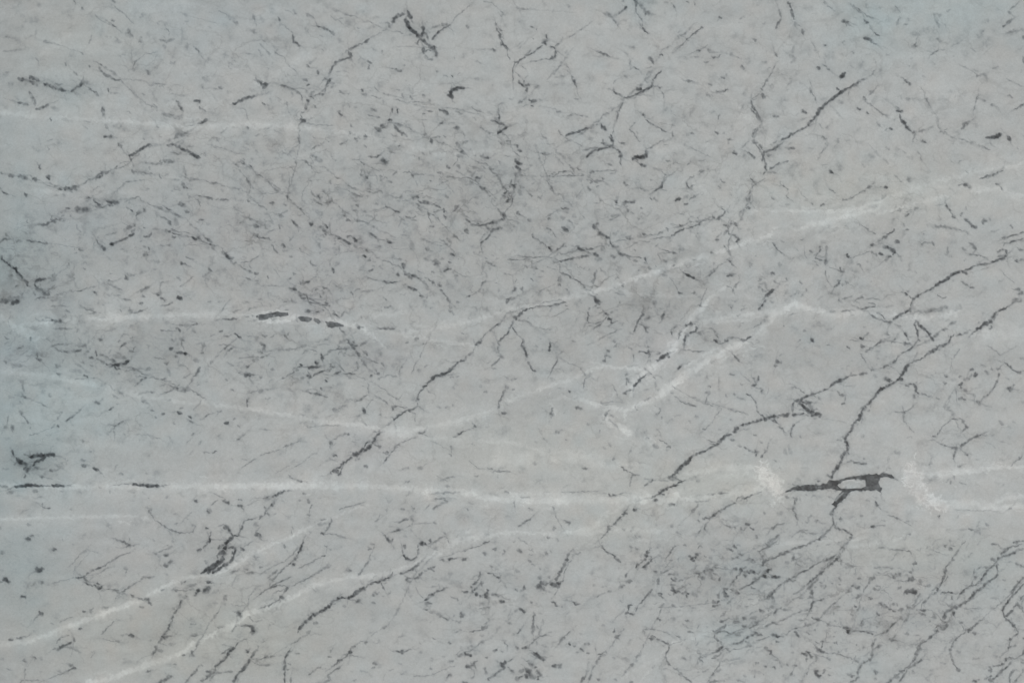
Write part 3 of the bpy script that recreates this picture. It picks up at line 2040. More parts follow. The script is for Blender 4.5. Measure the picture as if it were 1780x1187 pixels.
10 28 1430 1165 1450 1175
6 22 1030 1165 1040 1175
4 14 900 1105 920 1110
4 20 680 1015 695 1020
4 20 1510 968 1525 970
5 15 480 1160 490 1165
@ 450 590
6 35 0 20 40 40 30 70
8 35 0 80 20 85
3 40 5 130 60 105
5 38 10 125 45 110
5 42 40 1150 45 1160
8 22 185 10 200 15
6 22 390 15 420 10
6 30 450 5 465 5
3 25 300 100 340 60 400 80
7 62 430 115 435 150
6 58 430 100 440 140
9 62 390 160 400 165
8 66 385 188 430 185
6 66 330 190 400 190
4 45 290 190 340 190
5 62 290 172 295 178
4 40 290 180 250 205
6 45 250 200 265 215
3 40 245 220 200 250 150 275
5 38 160 270 165 262
5 50 375 250 420 225 450 215
6 55 380 245 410 232
8 60 335 252 350 255
3 35 350 240 330 210
6 30 285 270 310 262
3 38 440 120 500 75 540 66 605 68
4 40 470 90 510 70
6 48 580 65 610 68
9 55 640 50 665 70
4 50 605 0 625 30 645 50
5 35 650 0 655 30
5 45 620 30 680 45
5 50 670 80 690 120
6 52 680 95 688 115
5 32 690 45 740 15
5 48 715 80 745 105
5 52 735 85 745 105
10 22 720 130 770 150
3 28 750 145 820 160
6 42 850 165 860 180
5 35 670 150 680 200
6 42 665 215 680 205
3 22 655 220 640 230
3 28 590 220 520 150
8 16 500 140 540 200
7 42 470 215 490 205
6 35 500 190 520 185
4 55 515 240 560 220
6 55 520 238 545 225
4 40 580 235 660 240
5 50 610 235 650 242
3 25 660 250 740 275
5 40 745 295 750 345
4 30 750 345 755 375
4 35 670 430 710 405 750 380
5 32 700 405 730 390
6 15 600 415 650 410
2 25 790 400 740 470
3 30 790 380 850 415
4 42 850 415 900 450
7 50 915 460 935 460
3 42 930 460 1020 470
4 45 930 450 960 465
4 45 925 470 922 490
5 55 768 250 778 255
6 42 820 235 828 240
3 25 800 200 825 235
3 25 820 270 900 245
5 25 820 270 830 275
3 22 900 245 950 255
4 28 970 250 970 200 985 180
6 50 455 285 465 288
5 22 480 328 500 325
5 40 425 330 428 345
6 22 340 290 345 310
6 50 10 260 20 260
6 30 85 205 95 208
8 32 0 355 30 348
4 28 30 345 90 340
8 26 215 350 240 370
6 18 200 345 220 350
4 30 290 355 340 345
4 28 300 350 370 370
5 48 370 372 430 382
5 38 430 385 475 398
5 28 45 415 80 400
9 42 515 490 535 488
7 26 580 458 605 460
3 20 540 480 580 460
4 20 470 530 510 515
8 72 720 492 730 502
6 45 712 475 725 480
2 25 735 510 760 520
6 28 830 512 845 510
4 25 820 520 850 505
5 20 670 525 690 525
4 12 300 440 330 450
4 45 925 530 930 560
4 62 925 555 960 525
5 62 950 530 1010 490
8 68 1015 490 1050 482
4 55 1050 480 1095 460
3 28 925 560 870 590
3 25 1050 495 1075 510 1080 560
3 55 1090 460 1088 430
6 62 1082 418 1095 412
4 55 1090 405 1100 370
4 66 1100 370 1130 335
6 72 1130 335 1150 310
5 68 1150 310 1190 275
8 76 1190 275 1230 245
9 76 1230 248 1275 240
7 78 1275 238 1310 215
8 74 1300 220 1340 190
5 72 1330 195 1380 155
6 68 1380 155 1415 140
6 38 1410 140 1435 108
4 35 1435 110 1475 90
3 35 1475 90 1490 45
7 50 1490 40 1530 8
2 25 1150 340 1220 390
6 38 1655 5 1665 8
4 35 1645 10 1650 90
8 38 1655 105 1668 118
4 38 1660 125 1630 160 1595 185
5 25 1600 195 1640 205
6 25 1700 260 1715 265
5 22 1730 280 1780 270
8 42 1695 320 1710 335
5 38 1695 345 1670 400 1650 430
6 40 1650 430 1645 475
5 35 1745 340 1755 345
6 22 1525 315 1530 325
6 22 1550 360 1565 362
8 68 1680 505 1695 508
9 15 1680 430 1710 450
7 28 1285 468 1305 470
5 25 1230 462 1245 465
5 20 1330 452 1340 458
6 25 1125 25 1130 28
5 25 1320 260 1340 262
8 15 1480 540 1500 560
6 52 1485 590 1492 600
4 25 1470 575 1490 590
4 45 1340 670 1380 648 1425 625
6 55 1370 650 1385 645
4 50 1400 640 1430 622
5 15 1560 600 1580 600
7 52 1105 640 1125 640
6 48 1120 645 1140 630
4 40 1130 650 1155 662
3 35 1125 640 1145 625
2 20 1160 690 1240 720 1310 760
7 48 1320 735 1330 745
6 35 1310 785 1320 795
3 30 1325 750 1320 785
4 22 1470 718 1480 725
7 40 590 645 615 650
4 32 590 655 540 670 510 690
8 42 485 705 505 725
8 30 490 735 500 725
5 20 640 705 670 705
6 55 830 640 800 670 790 700
5 60 800 670 780 720
7 62 780 720 740 755
4 62 770 705 740 710 720 740
6 66 720 745 690 780
11 68 700 775 655 795
7 62 760 740 720 770
6 66 640 805 600 835 570 860
8 66 560 860 580 850
5 62 570 860 530 890 505 910
4 40 505 910 475 930
10 64 525 900 540 910
8 62 550 930 560 920
4 50 560 920 570 880
4 40 790 640 830 630
7 38 820 730 835 740
4 32 790 720 830 740
7 38 670 820 690 815
5 30 620 780 630 775
6 48 522 795 532 796
4 28 450 835 500 820 540 840
5 25 480 825 490 815
7 35 725 868 740 872
6 30 330 600 350 605
3 22 350 600 450 590 560 590
3 22 20 615 80 625
5 30 180 740 210 722
3 35 165 742 240 710
4 32 230 710 275 698
3 25 0 800 60 780 140 755
4 22 360 790 400 775
2 25 240 880 330 820 400 770
6 20 225 840 240 835
2 22 110 920 220 860
6 35 205 935 240 955
4 30 240 960 290 975
6 35 270 972 290 975
8 60 870 780 885 782
5 55 862 778 895 775
4 50 855 848 900 790
3 40 900 790 970 715 1050 680
5 38 930 745 970 712
4 18 860 900 865 900
7 26 990 890 1030 885
9 30 1090 885 1130 885
3 20 1160 850 1130 870
5 28 1240 970 1310 950
4 28 1310 945 1345 940
4 22 1000 990 1040 970
6 28 1280 1008 1310 1008
6 32 1575 885 1600 888
4 32 1600 905 1680 905 1730 915
2 25 1440 830 1500 880 1560 890
7 58 85 1085 110 1075
6 64 110 1075 140 1060 180 1040
4 50 20 1090 80 1085
9 30 30 1090 80 1085
5 48 190 1042 228 1042
6 48 110 1115 80 1145 45 1180
7 55 100 1125 80 1140
3 35 115 1110 130 1095
6 40 310 1060 320 1062
7 42 335 1100 345 1115
5 38 275 1100 280 1105
4 42 350 1155 362 1140
4 25 350 1170 345 1187
4 15 410 1090 420 1085
4 15 510 1060 530 1065
4 42 548 1172 580 1155
3 30 580 1155 670 1135 730 1115
5 35 660 1138 690 1132
5 22 880 1150 875 1187
6 40 985 1165 995 1170
5 40 1050 1152 1062 1160
6 32 1015 1070 1045 1055
3 25 1010 1078 1050 1050
5 28 1190 1060 1300 1050 1380 1052
4 32 1210 1098 1280 1088
7 42 1275 1100 1290 1115
5 38 1280 1115 1240 1140 1195 1165
3 25 1145 1165 1175 1125
6 28 1700 1048 1715 1055
9 12 1590 1060 1640 1070
7 22 1450 1120 1465 1130
5 42 1755 1110 1760 1160
5 25 1420 1160 1440 1170
@ 900 590
4 55 35 10 30 40
7 66 30 45 45 60
5 60 45 60 55 100 65 130
5 40 70 150 90 190 100 215
6 55 100 212 115 218
5 66 228 20 215 80
3 60 228 12 212 85
5 25 118 45 130 50
4 30 380 15 395 15
4 18 320 70 275 110
8 20 270 110 278 125
4 42 275 140 240 200
4 45 240 195 228 235
5 22 230 265 250 275
2 30 330 155 430 190
6 30 430 190 440 215
4 22 440 210 465 250
4 50 465 265 455 310
3 38 455 310 450 330
6 18 450 340 480 350
4 15 250 200 310 205
6 50 620 75 630 78
4 38 650 60 685 30
6 40 660 12 670 15
6 58 598 120 610 115
7 62 595 145 602 150
4 50 605 110 595 155
4 22 620 110 650 130
4 28 760 50 790 70
4 32 790 100 800 130 790 150
5 35 895 40 900 70
7 66 900 75 905 110
5 60 870 88 900 90
3 40 830 82 900 90
4 52 905 100 900 130
4 22 760 190 820 175
8 28 960 100 985 92
11 74 975 130 1025 105
8 66 955 148 990 130
6 70 1030 95 1035 120
4 40 1150 0 1140 60
3 38 1130 65 1200 80 1290 85
6 55 1350 10 1370 20
3 38 1370 20 1400 28 1430 20
7 58 1425 15 1440 5
8 60 1540 5 1570 8
5 58 1100 210 1120 185 1135 170
3 35 1470 90 1500 120
7 60 1495 120 1505 135
4 48 1505 135 1530 155
6 25 1325 152 1350 155
5 72 797 328 830 290 872 248
6 76 797 330 840 280
3 66 872 246 880 245
8 52 735 368 745 362
5 50 730 370 780 345
7 30 750 350 780 345
6 42 740 245 755 242
7 48 750 270 765 290
5 40 750 285 745 310
9 15 740 270 780 300
6 22 655 310 665 325
2 28 660 330 690 390
6 22 280 335 295 338
6 50 350 355 358 360
7 42 405 465 430 470
8 22 410 470 440 478
8 58 225 505 240 520
6 52 240 468 235 505
9 40 215 505 245 518
5 22 480 578 490 582
4 42 570 625 565 640
6 25 570 430 590 440
3 25 580 435 700 430
3 20 600 450 680 445
7 48 610 495 605 530
4 45 610 495 635 485
6 30 640 525 650 530
6 28 625 555 635 560
5 35 665 585 685 598
3 32 630 565 680 590
5 42 810 455 805 475 820 490
4 42 870 422 890 420
3 30 860 425 920 400
4 25 930 250 950 270
6 28 945 300 950 320
8 18 955 340 965 345
6 20 870 345 900 340
5 30 1060 365 1070 370
3 30 1075 385 1130 430 1200 455
5 40 1165 440 1230 460
5 42 960 512 970 505
3 35 970 505 985 480
3 20 985 480 940 450
5 20 1090 520 1130 520
7 18 1060 550 1065 555
7 25 1225 525 1235 535
6 58 1318 320 1326 325
8 28 1290 365 1315 368
4 32 1315 370 1300 400 1285 440
3 25 1190 400 1280 440 1350 460
5 35 1430 380 1436 392
5 38 1485 375 1495 380
5 20 1500 395 1570 415
6 60 1575 375 1600 390
3 30 1600 390 1640 440
6 42 1630 435 1637 448
3 30 1640 450 1640 490 1680 525
6 50 1675 520 1690 530
7 62 1620 315 1635 310
7 50 1640 290 1655 280
4 40 1655 280 1655 250
5 35 1610 260 1640 290
6 60 1660 335 1690 345
6 66 1678 350 1680 370
3 25 1600 290 1550 250
5 30 1530 305 1545 310
6 42 1460 240 1485 242
4 18 1385 250 1380 330
2 30 1410 470 1370 510 1320 590 1280 620
5 30 1275 615 1290 620
5 20 1380 620 1400 620
5 18 1465 550 1475 555
4 22 1690 400 1700 390
5 30 1765 180 1775 180
3 30 1780 130 1765 180
5 70 1780 520 1720 540
7 74 1720 540 1690 548
6 55 1745 548 1775 562
5 66 1690 548 1620 570 1560 582
6 70 1560 582 1530 590
9 75 1490 620 1515 605
8 78 1480 638 1505 625
6 72 1470 650 1430 665
9 74 1430 665 1400 690
10 70 1400 690 1385 705
5 66 1385 710 1350 735
5 68 1350 735 1300 760 1240 785
7 72 1240 785 1200 800
8 74 1200 800 1160 845
9 78 1160 845 1120 880 1090 915
4 45 1320 715 1360 722
3 35 1310 690 1360 710
8 70 1045 950 1060 945
4 66 1090 915 1050 945
12 50 1060 955 1085 950
6 62 1090 950 1100 965
6 60 1045 962 1080 965
8 76 1100 985 1130 975
4 66 1100 965 1140 975
5 72 1100 992 1040 1015
7 74 1040 1015 1010 1030
6 70 1010 1030 970 1060
5 60 990 1055 1005 1065
4 50 970 1060 920 1090
7 58 942 1102 955 1102
4 20 870 960 1040 970
5 48 870 1008 895 985
4 42 895 985 935 962
5 42 730 895 765 905
5 40 720 885 740 900
4 40 765 905 800 920
6 50 790 930 805 930
4 35 810 930 835 930
4 38 790 935 770 965 770 1010
6 62 645 1070 685 1068
5 55 620 1068 650 1072
3 48 685 1062 730 1055
8 55 452 888 465 890
3 30 440 880 475 892
5 45 655 830 665 815
3 25 665 815 670 785
3 18 780 740 760 800
7 25 115 850 125 855
3 20 115 870 140 845
5 22 200 1045 215 1048
3 28 20 1085 80 1082
3 22 300 1050 560 1040
6 35 80 1162 95 1170
8 32 938 730 955 738
6 35 1035 735 1048 740
6 20 1025 755 1035 760
3 28 970 690 1030 720
5 38 885 678 895 682
4 20 840 780 860 775
6 40 265 632 280 640
4 28 280 635 310 625
5 22 325 690 340 692
5 18 120 700 130 705
2 20 140 610 170 670
6 18 160 620 165 650
3 18 170 670 210 710
6 18 590 745 600 750
3 20 620 700 640 740
4 20 1150 610 1170 615
5 18 1180 560 1185 575
5 30 1625 660 1635 660
6 40 1465 690 1480 692
7 30 1518 725 1530 732
5 42 1560 740 1580 755
4 38 1580 755 1630 770
7 48 1630 770 1645 770
4 42 1640 775 1632 805
5 50 1670 810 1690 785
4 48 1690 785 1712 765
3 40 1715 765 1725 720
6 28 1765 830 1775 835
8 22 1230 968 1240 970
6 18 1145 1010 1150 1030
5 25 1305 1065 1330 1060
5 40 1330 1065 1360 1062
6 45 1385 1058 1400 1052
3 30 1400 1052 1450 1050
7 48 1045 1130 1065 1130
5 28 1290 1110 1310 1105
3 22 1210 1115 1290 1110
8 62 800 1172 815 1172
4 42 735 1187 755 1160
4 25 750 1160 770 1140
8 20 800 1150 840 1165
6 50 1545 1085 1560 1095
4 48 1550 1095 1615 1070
5 52 1600 1075 1615 1068
3 38 1510 1110 1510 1090 1550 1070
3 28 1615 1070 1680 1040
4 50 1500 1120 1450 1140 1410 1165
3 45 1410 1165 1370 1187
4 35 1240 1130 1215 1165 1195 1187
5 18 1750 1150 1780 1160
@ 1330 590
6 50 315 5 330 8
5 58 560 50 575 60
6 50 650 0 680 5
9 55 660 40 675 50
4 30 430 38 442 42
9 12 340 40 380 45
6 22 105 105 125 100
9 50 80 150 98 155
7 40 65 185 75 180
3 28 75 170 85 140
5 35 650 100 665 105
3 42 690 85 760 40 820 0
5 40 690 85 740 55
3 35 655 105 680 140 700 170
7 15 750 80 790 80
4 50 735 215 745 210
6 45 740 210 760 205
4 22 730 185 745 210
3 40 760 205 800 195
7 70 810 195 835 180
6 60 820 185 845 178
7 66 880 160 895 140
3 40 890 140 930 100 980 75
5 52 980 75 1000 70
4 55 1000 70 1030 30 1060 0
5 50 870 25 890 0
6 22 750 245 765 255
9 68 830 272 850 278
6 66 850 280 870 285
7 70 930 275 945 278
6 66 1265 0 1255 25
5 66 1255 25 1210 50
7 68 1210 45 1180 60
6 62 1180 40 1185 60
7 68 1180 62 1140 85
5 55 1140 85 1090 125
4 58 1090 125 1040 145 1010 150
7 68 1010 152 985 170
8 70 985 170 960 215
8 70 960 215 935 250
5 70 935 250 905 285
6 68 905 285 870 305 825 325
7 70 825 325 780 355
7 70 780 355 750 395
6 66 750 395 725 430 695 450
7 70 695 450 670 480
8 68 670 480 665 515
8 72 660 515 640 555
9 76 635 555 610 575
7 72 605 580 600 620
7 70 600 620 575 640
7 70 570 650 550 690
7 72 548 690 560 710 575 740
7 68 575 740 560 770
7 68 560 775 530 790
8 72 530 790 525 830
7 68 525 830 510 870
8 70 510 865 480 900
8 74 475 900 462 925
5 40 555 770 575 785
3 40 200 330 240 340
4 50 240 345 270 370
3 28 170 330 200 330
5 55 700 230 640 240
2 30 640 240 700 230
4 40 640 242 580 250
5 52 580 255 530 275
8 62 530 275 490 295
6 64 490 295 440 330
4 60 440 330 390 355 340 375
6 62 340 375 300 385
6 62 300 385 240 405
7 62 230 410 200 430
9 60 250 410 240 430
8 68 240 440 275 470
9 64 270 460 300 495
7 55 250 430 320 430
9 25 300 440 330 490
5 40 310 480 360 480
8 60 280 490 330 505
10 68 310 515 375 520
9 66 360 522 380 525
6 58 270 510 220 518
5 48 195 435 185 500
7 60 215 518 195 518
10 68 160 518 120 520
6 66 120 522 90 518
9 62 90 525 40 530
7 60 40 530 0 545
4 45 60 545 90 580
7 50 95 600 115 610
4 35 120 615 140 640
6 25 135 640 145 650
5 52 205 580 190 605
4 50 190 605 175 670
5 48 175 665 178 672
3 25 30 700 10 760
6 30 5 760 10 768
8 14 130 750 150 790
6 18 160 720 180 790
4 22 235 665 245 668
3 15 380 540 560 570
4 35 510 375 525 380
6 48 525 380 550 385
3 42 555 385 545 430
6 48 530 445 545 440
3 40 350 400 330 375
7 30 365 405 385 405
5 25 510 370 490 350
4 20 550 325 620 315
5 22 450 345 460 350
5 45 708 488 715 490
6 50 970 315 985 318
5 60 980 310 1020 305
8 68 1020 310 1035 325
9 68 1035 325 1035 360
6 60 1035 362 1060 370
4 45 1070 370 1120 385
10 26 1110 385 1150 400
7 30 1180 405 1195 408
8 42 1022 390 1032 392
7 30 1370 350 1380 350
7 62 1238 245 1250 252
5 35 1225 290 1240 300
8 64 1338 410 1350 405
6 48 1350 408 1385 412
8 56 1415 210 1425 205
8 60 1445 250 1455 235
6 45 1325 260 1350 250
7 50 1375 275 1395 265
8 60 1340 315 1350 300
6 55 1345 325 1345 335
5 40 1395 265 1425 245
6 28 1285 275 1310 275
7 20 1490 175 1510 185
7 30 1515 220 1530 230
6 35 1555 200 1565 210
5 48 1435 380 1445 390
8 66 1455 430 1478 438
4 35 1478 438 1500 400
5 38 1500 400 1540 375
4 38 1540 375 1580 320 1605 265
5 45 1600 265 1608 225
6 40 1600 205 1615 200
4 30 1615 200 1640 165
4 56 1645 160 1680 185
6 48 1680 185 1695 200
3 42 1695 205 1745 228
6 48 1740 230 1755 222
3 35 1755 222 1780 218
3 22 1530 45 1590 80 1620 110
3 18 1620 110 1740 40
9 68 1665 340 1695 335
6 60 1680 350 1690 345
5 28 1690 330 1720 305
8 15 1735 350 1750 360
5 25 1660 268 1675 272
7 20 1760 130 1780 130
7 25 1765 430 1780 430
3 25 1290 130 1345 60
5 22 1283 130 1292 135
2 18 1270 210 1285 140
9 15 1310 440 1340 460
9 22 1230 460 1250 470
2 28 1310 340 1320 440
3 35 1030 450 970 490 945 500
5 42 940 500 955 505
3 28 880 498 940 500
3 28 945 460 950 500
5 42 950 505 955 550
3 30 950 555 1020 635
8 26 1610 565 1625 580
5 15 1700 560 1720 575
3 32 1180 670 1200 630 1230 590 1280 555
5 38 1190 655 1210 620
7 48 1155 665 1175 670
3 38 1280 548 1350 550
6 55 1355 560 1365 570
5 40 1365 575 1395 600
7 52 1385 600 1395 605
5 45 1385 610 1355 630
4 25 1130 695 1170 690
3 35 1170 700 1220 725 1290 740
7 52 1290 745 1315 750
4 45 1310 755 1300 790 1300 825
5 48 1335 750 1380 705
5 48 1380 705 1430 675
6 50 1430 675 1485 655
4 22 1485 650 1530 635
5 45 1335 755 1370 775
7 58 1375 785 1390 790
8 15 1390 800 1420 820
5 25 1300 820 1305 860
6 40 1320 870 1350 865
5 28 1350 860 1385 855
5 50 1720 840 1760 810
6 52 1740 825 1770 800
3 38 1720 840 1690 870
6 20 1620 820 1640 830
5 18 1670 600 1690 605
4 20 1620 700 1650 705
6 18 1450 820 1460 825
3 20 1560 720 1585 750
8 15 1140 790 1165 800
3 30 1155 800 1140 840
5 28 1130 860 1145 855
3 28 850 815 830 860
7 22 880 775 930 775
5 20 845 880 860 890
4 25 870 780 930 790
5 30 895 765 910 775
5 22 675 815 680 820
6 50 560 845 600 832
6 60 610 845 700 858
3 45 590 835 615 840
7 22 660 655 680 665
5 18 500 690 520 690
5 28 765 875 790 885
6 20 250 880 280 885
4 15 65 830 75 835
5 18 100 880 110 890
# big dark crystal
G 68 130 1050 160 1035 200 1015 240 1003 320 1000 400 1000 425 985 440 962 455 968 500 970 540 952 600 940 700 930 780 928 800 918 850 922 885 945 890 955 860 950 830 942 800 945 785 960 780 985 790 1005 803 1020 795 1050 770 1035 700 1032 620 1035 590 1045 560 1075 540 1100 500 1130 485 1160 475 1140 455 1135 475 1105 510 1060 530 1040 500 1035 460 1022 400 1025 340 1038 240 1040 200 1035 160 1048
H 96 496 1002 522 976 568 962 640 957 690 966 692 1008 662 1022 600 1022 560 1026 520 1024
H 60 470 1110 500 1075 535 1048 545 1050 515 1080 490 1110
H 30 360 1010 390 1008 395 1014 365 1018
5 84 220 1012 300 1004 380 1004 425 992
5 84 210 1030 290 1036 380 1028 430 1018
6 84 260 1018 330 1018
5 84 445 985 500 972 560 952 640 942 720 934 780 932
4 80 500 985 560 960 640 956 690 965
5 84 480 1025 540 1032 620 1030 700 1028 770 1032
4 78 520 1025 600 1024 670 1022
5 86 750 972 756 985
5 84 782 955 772 970 772 990
4 84 785 1010 798 1025 792 1045
5 82 575 1050 545 1085 510 1110 480 1135
4 84 500 1110 515 1100
3 60 640 975 650 1005
4 66 800 922 850 928 885 950
4 50 140 1048 200 1022
3 55 555 985 580 1003
3 40 640 980 670 1000 690 985
3 45 520 1000 550 985
7 74 480 1130 480 1160
5 68 480 1160 465 1180
7 60 430 935 450 940
6 68 460 925 450 960
5 52 370 970 380 972
7 50 195 1090 215 1100
6 52 205 1100 200 1140
6 50 195 1140 190 1170
5 38 190 1170 205 1187
6 25 140 1080 160 1090
6 22 325 1070 350 1075
5 25 280 1065 290 1070
6 18 220 955 235 960
5 25 430 1080 460 1090
5 22 690 1100 720 1110
7 60 765 1130 770 1140
5 58 765 1115 770 1140
4 45 775 1145 800 1170
7 15 840 1130 890 1135
6 35 1290 935 1300 960
6 32 1275 975 1275 990
5 25 1250 965 1280 955
3 20 1330 980 1390 1000
7 12 1590 980 1610 990
6 30 1665 1170 1695 1160
3 18 1310 1170 1600 1180
5 18 740 1080 780 1090
@ 0 887
6 22 195 95 210 98
3 28 180 95 215 97
12 62 175 195 205 198
5 42 205 180 235 172
8 25 200 170 240 180
5 20 0 115 5 130
11 30 0 290 30 290
11 78 38 470 45 480
11 66 40 485 68 490
11 70 245 395 260 408
10 66 260 410 290 400
6 66 285 395 302 398
9 62 370 265 385 270
5 15 430 205 445 212
4 18 500 235 515 238
6 52 145 595 170 595
9 30 270 490 290 498
8 28 1050 290 1075 300
8 10 300 500 400 510
2 25 490 375 540 310 590 265
5 20 560 300 600 275
2 18 590 265 680 290
2 15 520 400 560 350 610 290
3 18 510 440 520 380
2 22 350 505 430 480 510 462
6 60 518 462 550 462
5 58 550 465 585 450
5 60 575 460 590 480
3 45 580 495 610 480
5 60 585 495 630 512
6 62 630 512 660 515
7 60 655 495 680 505
9 64 665 525 695 530
3 42 595 440 650 405
5 42 650 405 700 390
3 35 700 390 760 350 830 310 900 285
7 52 735 540 765 545
5 40 765 545 820 550
5 35 800 560 860 575
6 45 895 578 920 590
3 30 920 590 1000 620
3 28 790 610 830 565
4 38 830 565 880 530 950 490
4 30 950 490 990 460 1060 455
6 30 985 458 1010 460
6 20 810 600 830 590
4 22 680 565 695 600
6 20 685 590 692 600
10 60 875 240 905 240
5 55 860 250 900 235
5 40 810 205 850 210 880 230
3 25 780 190 820 210
5 40 900 240 935 235
3 28 885 215 890 190
3 35 1020 5 1060 60 1120 105
6 42 1020 5 1035 15
5 40 1125 105 1145 118
3 35 1145 118 1200 145 1260 155
2 30 1260 155 1320 150 1350 100
6 25 1325 100 1340 110
4 38 1200 92 1220 90
3 25 1250 75 1320 10
4 18 740 105 770 95
9 18 740 100 760 115
9 10 1240 220 1265 265
6 22 1185 205 1195 208
5 22 1055 195 1060 210
5 22 1145 240 1155 243
8 45 1125 308 1155 302
6 22 1100 330 1095 380
12 62 1125 380 1155 375
7 38 1150 370 1185 345
5 25 1110 390 1100 360
8 40 855 395 875 400
8 10 840 450 870 440
4 28 870 410 860 450
8 20 1135 435 1150 440
6 22 1410 345 1420 360
6 55 1425 5 1440 15
6 62 1415 122 1428 125
4 30 1500 105 1540 100
5 60 1450 145 1445 165 1430 190
6 60 1435 185 1440 205 1420 230
5 50 1415 240 1400 255
8 62 1360 275 1385 262
4 20 1350 290 1380 280
3 30 1440 200 1560 200
11 66 1555 120 1570 125
8 66 1565 125 1580 155
7 62 1580 155 1605 180
6 68 1605 180 1640 175
5 60 1640 175 1650 150
4 55 1650 150 1665 100
4 40 1665 95 1690 65 1740 60
6 35 1740 60 1765 50
8 74 1600 185 1560 210 1550 235
6 62 1540 230 1515 255
6 58 1515 240 1505 270
10 74 1555 235 1545 270
11 70 1540 275 1530 310
7 66 1545 280 1500 300
5 60 1500 300 1495 330
8 74 1530 310 1515 345
9 74 1510 345 1470 380
8 72 1475 370 1430 400
7 70 1430 400 1380 428
6 72 1500 370 1450 405 1420 430
7 68 1540 330 1500 370
6 55 1560 260 1600 245
10 62 1600 250 1620 265
6 66 1620 265 1615 300
6 60 1595 290 1610 295
8 70 1610 300 1600 335
7 70 1600 335 1570 360
8 74 1570 360 1530 385
8 74 1530 385 1490 410 1460 430
5 68 1445 420 1430 432
5 42 1560 265 1540 290
7 58 1660 262 1675 268
3 25 1680 250 1740 210
5 20 1260 490 1240 490
6 45 1250 495 1275 488
8 18 1290 520 1350 505
6 55 1420 492 1455 492
6 45 1430 490 1465 500
14 66 1395 555 1440 530
10 64 1350 570 1360 550
8 55 1345 580 1355 560
6 35 1300 525 1350 505
6 45 1190 545 1215 550
4 28 1185 540 1210 525
3 28 1215 550 1320 545
7 15 1280 570 1320 560
9 20 1460 570 1500 550
8 15 1470 630 1500 635
6 25 1540 600 1560 610
3 22 1590 640 1640 660 1680 650
11 64 1640 710 1650 715
5 50 1625 710 1665 715
4 25 1700 640 1720 620
4 30 1580 425 1630 410
3 28 1590 435 1650 395
6 38 1680 398 1700 400
4 22 1760 325 1780 315
8 38 1695 430 1750 430
4 20 1700 440 1760 420
6 18 1620 345 1640 350
8 50 1000 605 1020 615
7 48 1015 625 1045 645
6 32 960 660 980 665
5 30 1110 545 1130 540
5 42 1290 580 1265 610
6 60 1250 615 1225 670
4 50 1225 670 1200 710
6 60 1190 720 1185 750
5 50 1190 750 1170 780
6 56 1165 780 1150 820
6 54 1150 820 1125 860
8 56 1118 868 1135 872
5 42 1135 870 1180 860
5 30 1120 875 1085 910
7 54 1070 930 1072 950
8 56 1075 955 1060 975
4 50 1065 970 1040 995
7 30 1090 960 1110 965
10 25 1160 920 1190 915
3 20 1100 910 1160 930
5 22 1180 670 1210 680
9 18 1220 580 1300 600
5 50 570 690 585 692
7 50 620 690 635 695
4 42 620 685 640 670
4 20 690 670 750 660
3 22 410 760 500 730
5 22 410 760 440 750
8 50 270 700 285 710
3 28 280 700 260 720 235 755
6 15 350 775 365 780
4 52 545 812 565 812
3 40 545 808 555 815
6 20 235 825 245 830
5 32 110 880 180 865
7 50 65 888 85 888
3 25 110 880 200 860
4 42 700 850 740 800
3 30 740 800 790 760
6 20 790 750 830 755
8 20 790 890 820 900
2 22 700 880 790 900
8 55 895 860 915 862
3 40 890 855 920 862
5 18 835 855 850 855
8 64 405 955 415 935
6 60 410 940 490 908
4 22 440 940 500 945
7 55 505 870 508 900
4 20 500 860 505 870
4 35 385 910 415 875
3 20 415 875 480 850
5 20 500 950 560 970
6 30 230 1010 240 1018
5 55 230 1010 240 1016
7 18 270 1010 295 1020
6 32 165 1025 175 1035
3 22 620 1010 650 970
5 18 630 970 640 965
4 15 730 955 740 965
8 45 470 1055 500 1065
6 45 500 1070 520 1085
4 42 510 1080 450 1110
5 35 445 1110 465 1110
6 25 400 1100 415 1108
2 28 450 1110 350 1150 260 1187
8 20 10 1020 20 1020
3 22 40 1090 80 1095
3 20 170 1160 170 1110 175 1080
4 45 130 1187 160 1165
4 22 170 1165 270 1170
4 20 275 1110 285 1110
4 35 1250 1000 1275 990
6 48 1320 992 1330 995
4 32 1190 1055 1215 1060
5 45 1005 1108 1030 1102
4 25 1500 815 1530 800
6 35 1500 810 1525 805
4 22 1310 780 1330 780
5 20 1340 785 1350 780
8 20 1310 858 1360 850
5 35 1310 860 1365 852
5 50 1650 790 1700 792
10 62 1735 800 1740 825
7 58 1700 790 1740 795
6 40 1720 835 1740 840
6 20 1640 750 1650 745
6 22 1530 630 1545 640
5 20 1600 700 1640 690
3 20 1530 920 1600 940
4 38 1590 945 1560 960 1520 985
7 62 1620 940 1580 965 1560 1000
6 60 1560 1000 1520 1040 1480 1080
7 56 1480 1080 1470 1105
9 50 1425 1105 1450 1110
7 52 1470 1110 1440 1130 1410 1160
8 50 1410 1160 1380 1170
4 35 1480 1120 1440 1170
6 30 1480 1115 1600 1105
4 22 1600 1010 1580 1000
5 45 1640 900 1620 935
4 22 1640 900 1700 880
7 60 1695 965 1710 968
6 60 1755 970 1720 1020
6 56 1720 1020 1690 1070
7 60 1690 1070 1650 1110
6 58 1650 1110 1620 1150 1605 1180
4 35 1780 930 1755 970
4 35 1740 1050 1780 1060
5 30 1760 1040 1780 1025
5 50 1355 1090 1310 1140
5 45 1310 1140 1265 1187
6 50 1180 1140 1130 1160
7 50 1160 1145 1130 1165
6 52 1130 1165 1085 1187
4 20 1380 1060 1390 1060
4 50 1640 1130 1660 1100
8 35 1750 95 1770 100
7 64 1755 155 1775 180
4 50 1755 150 1775 160
@ 450 887
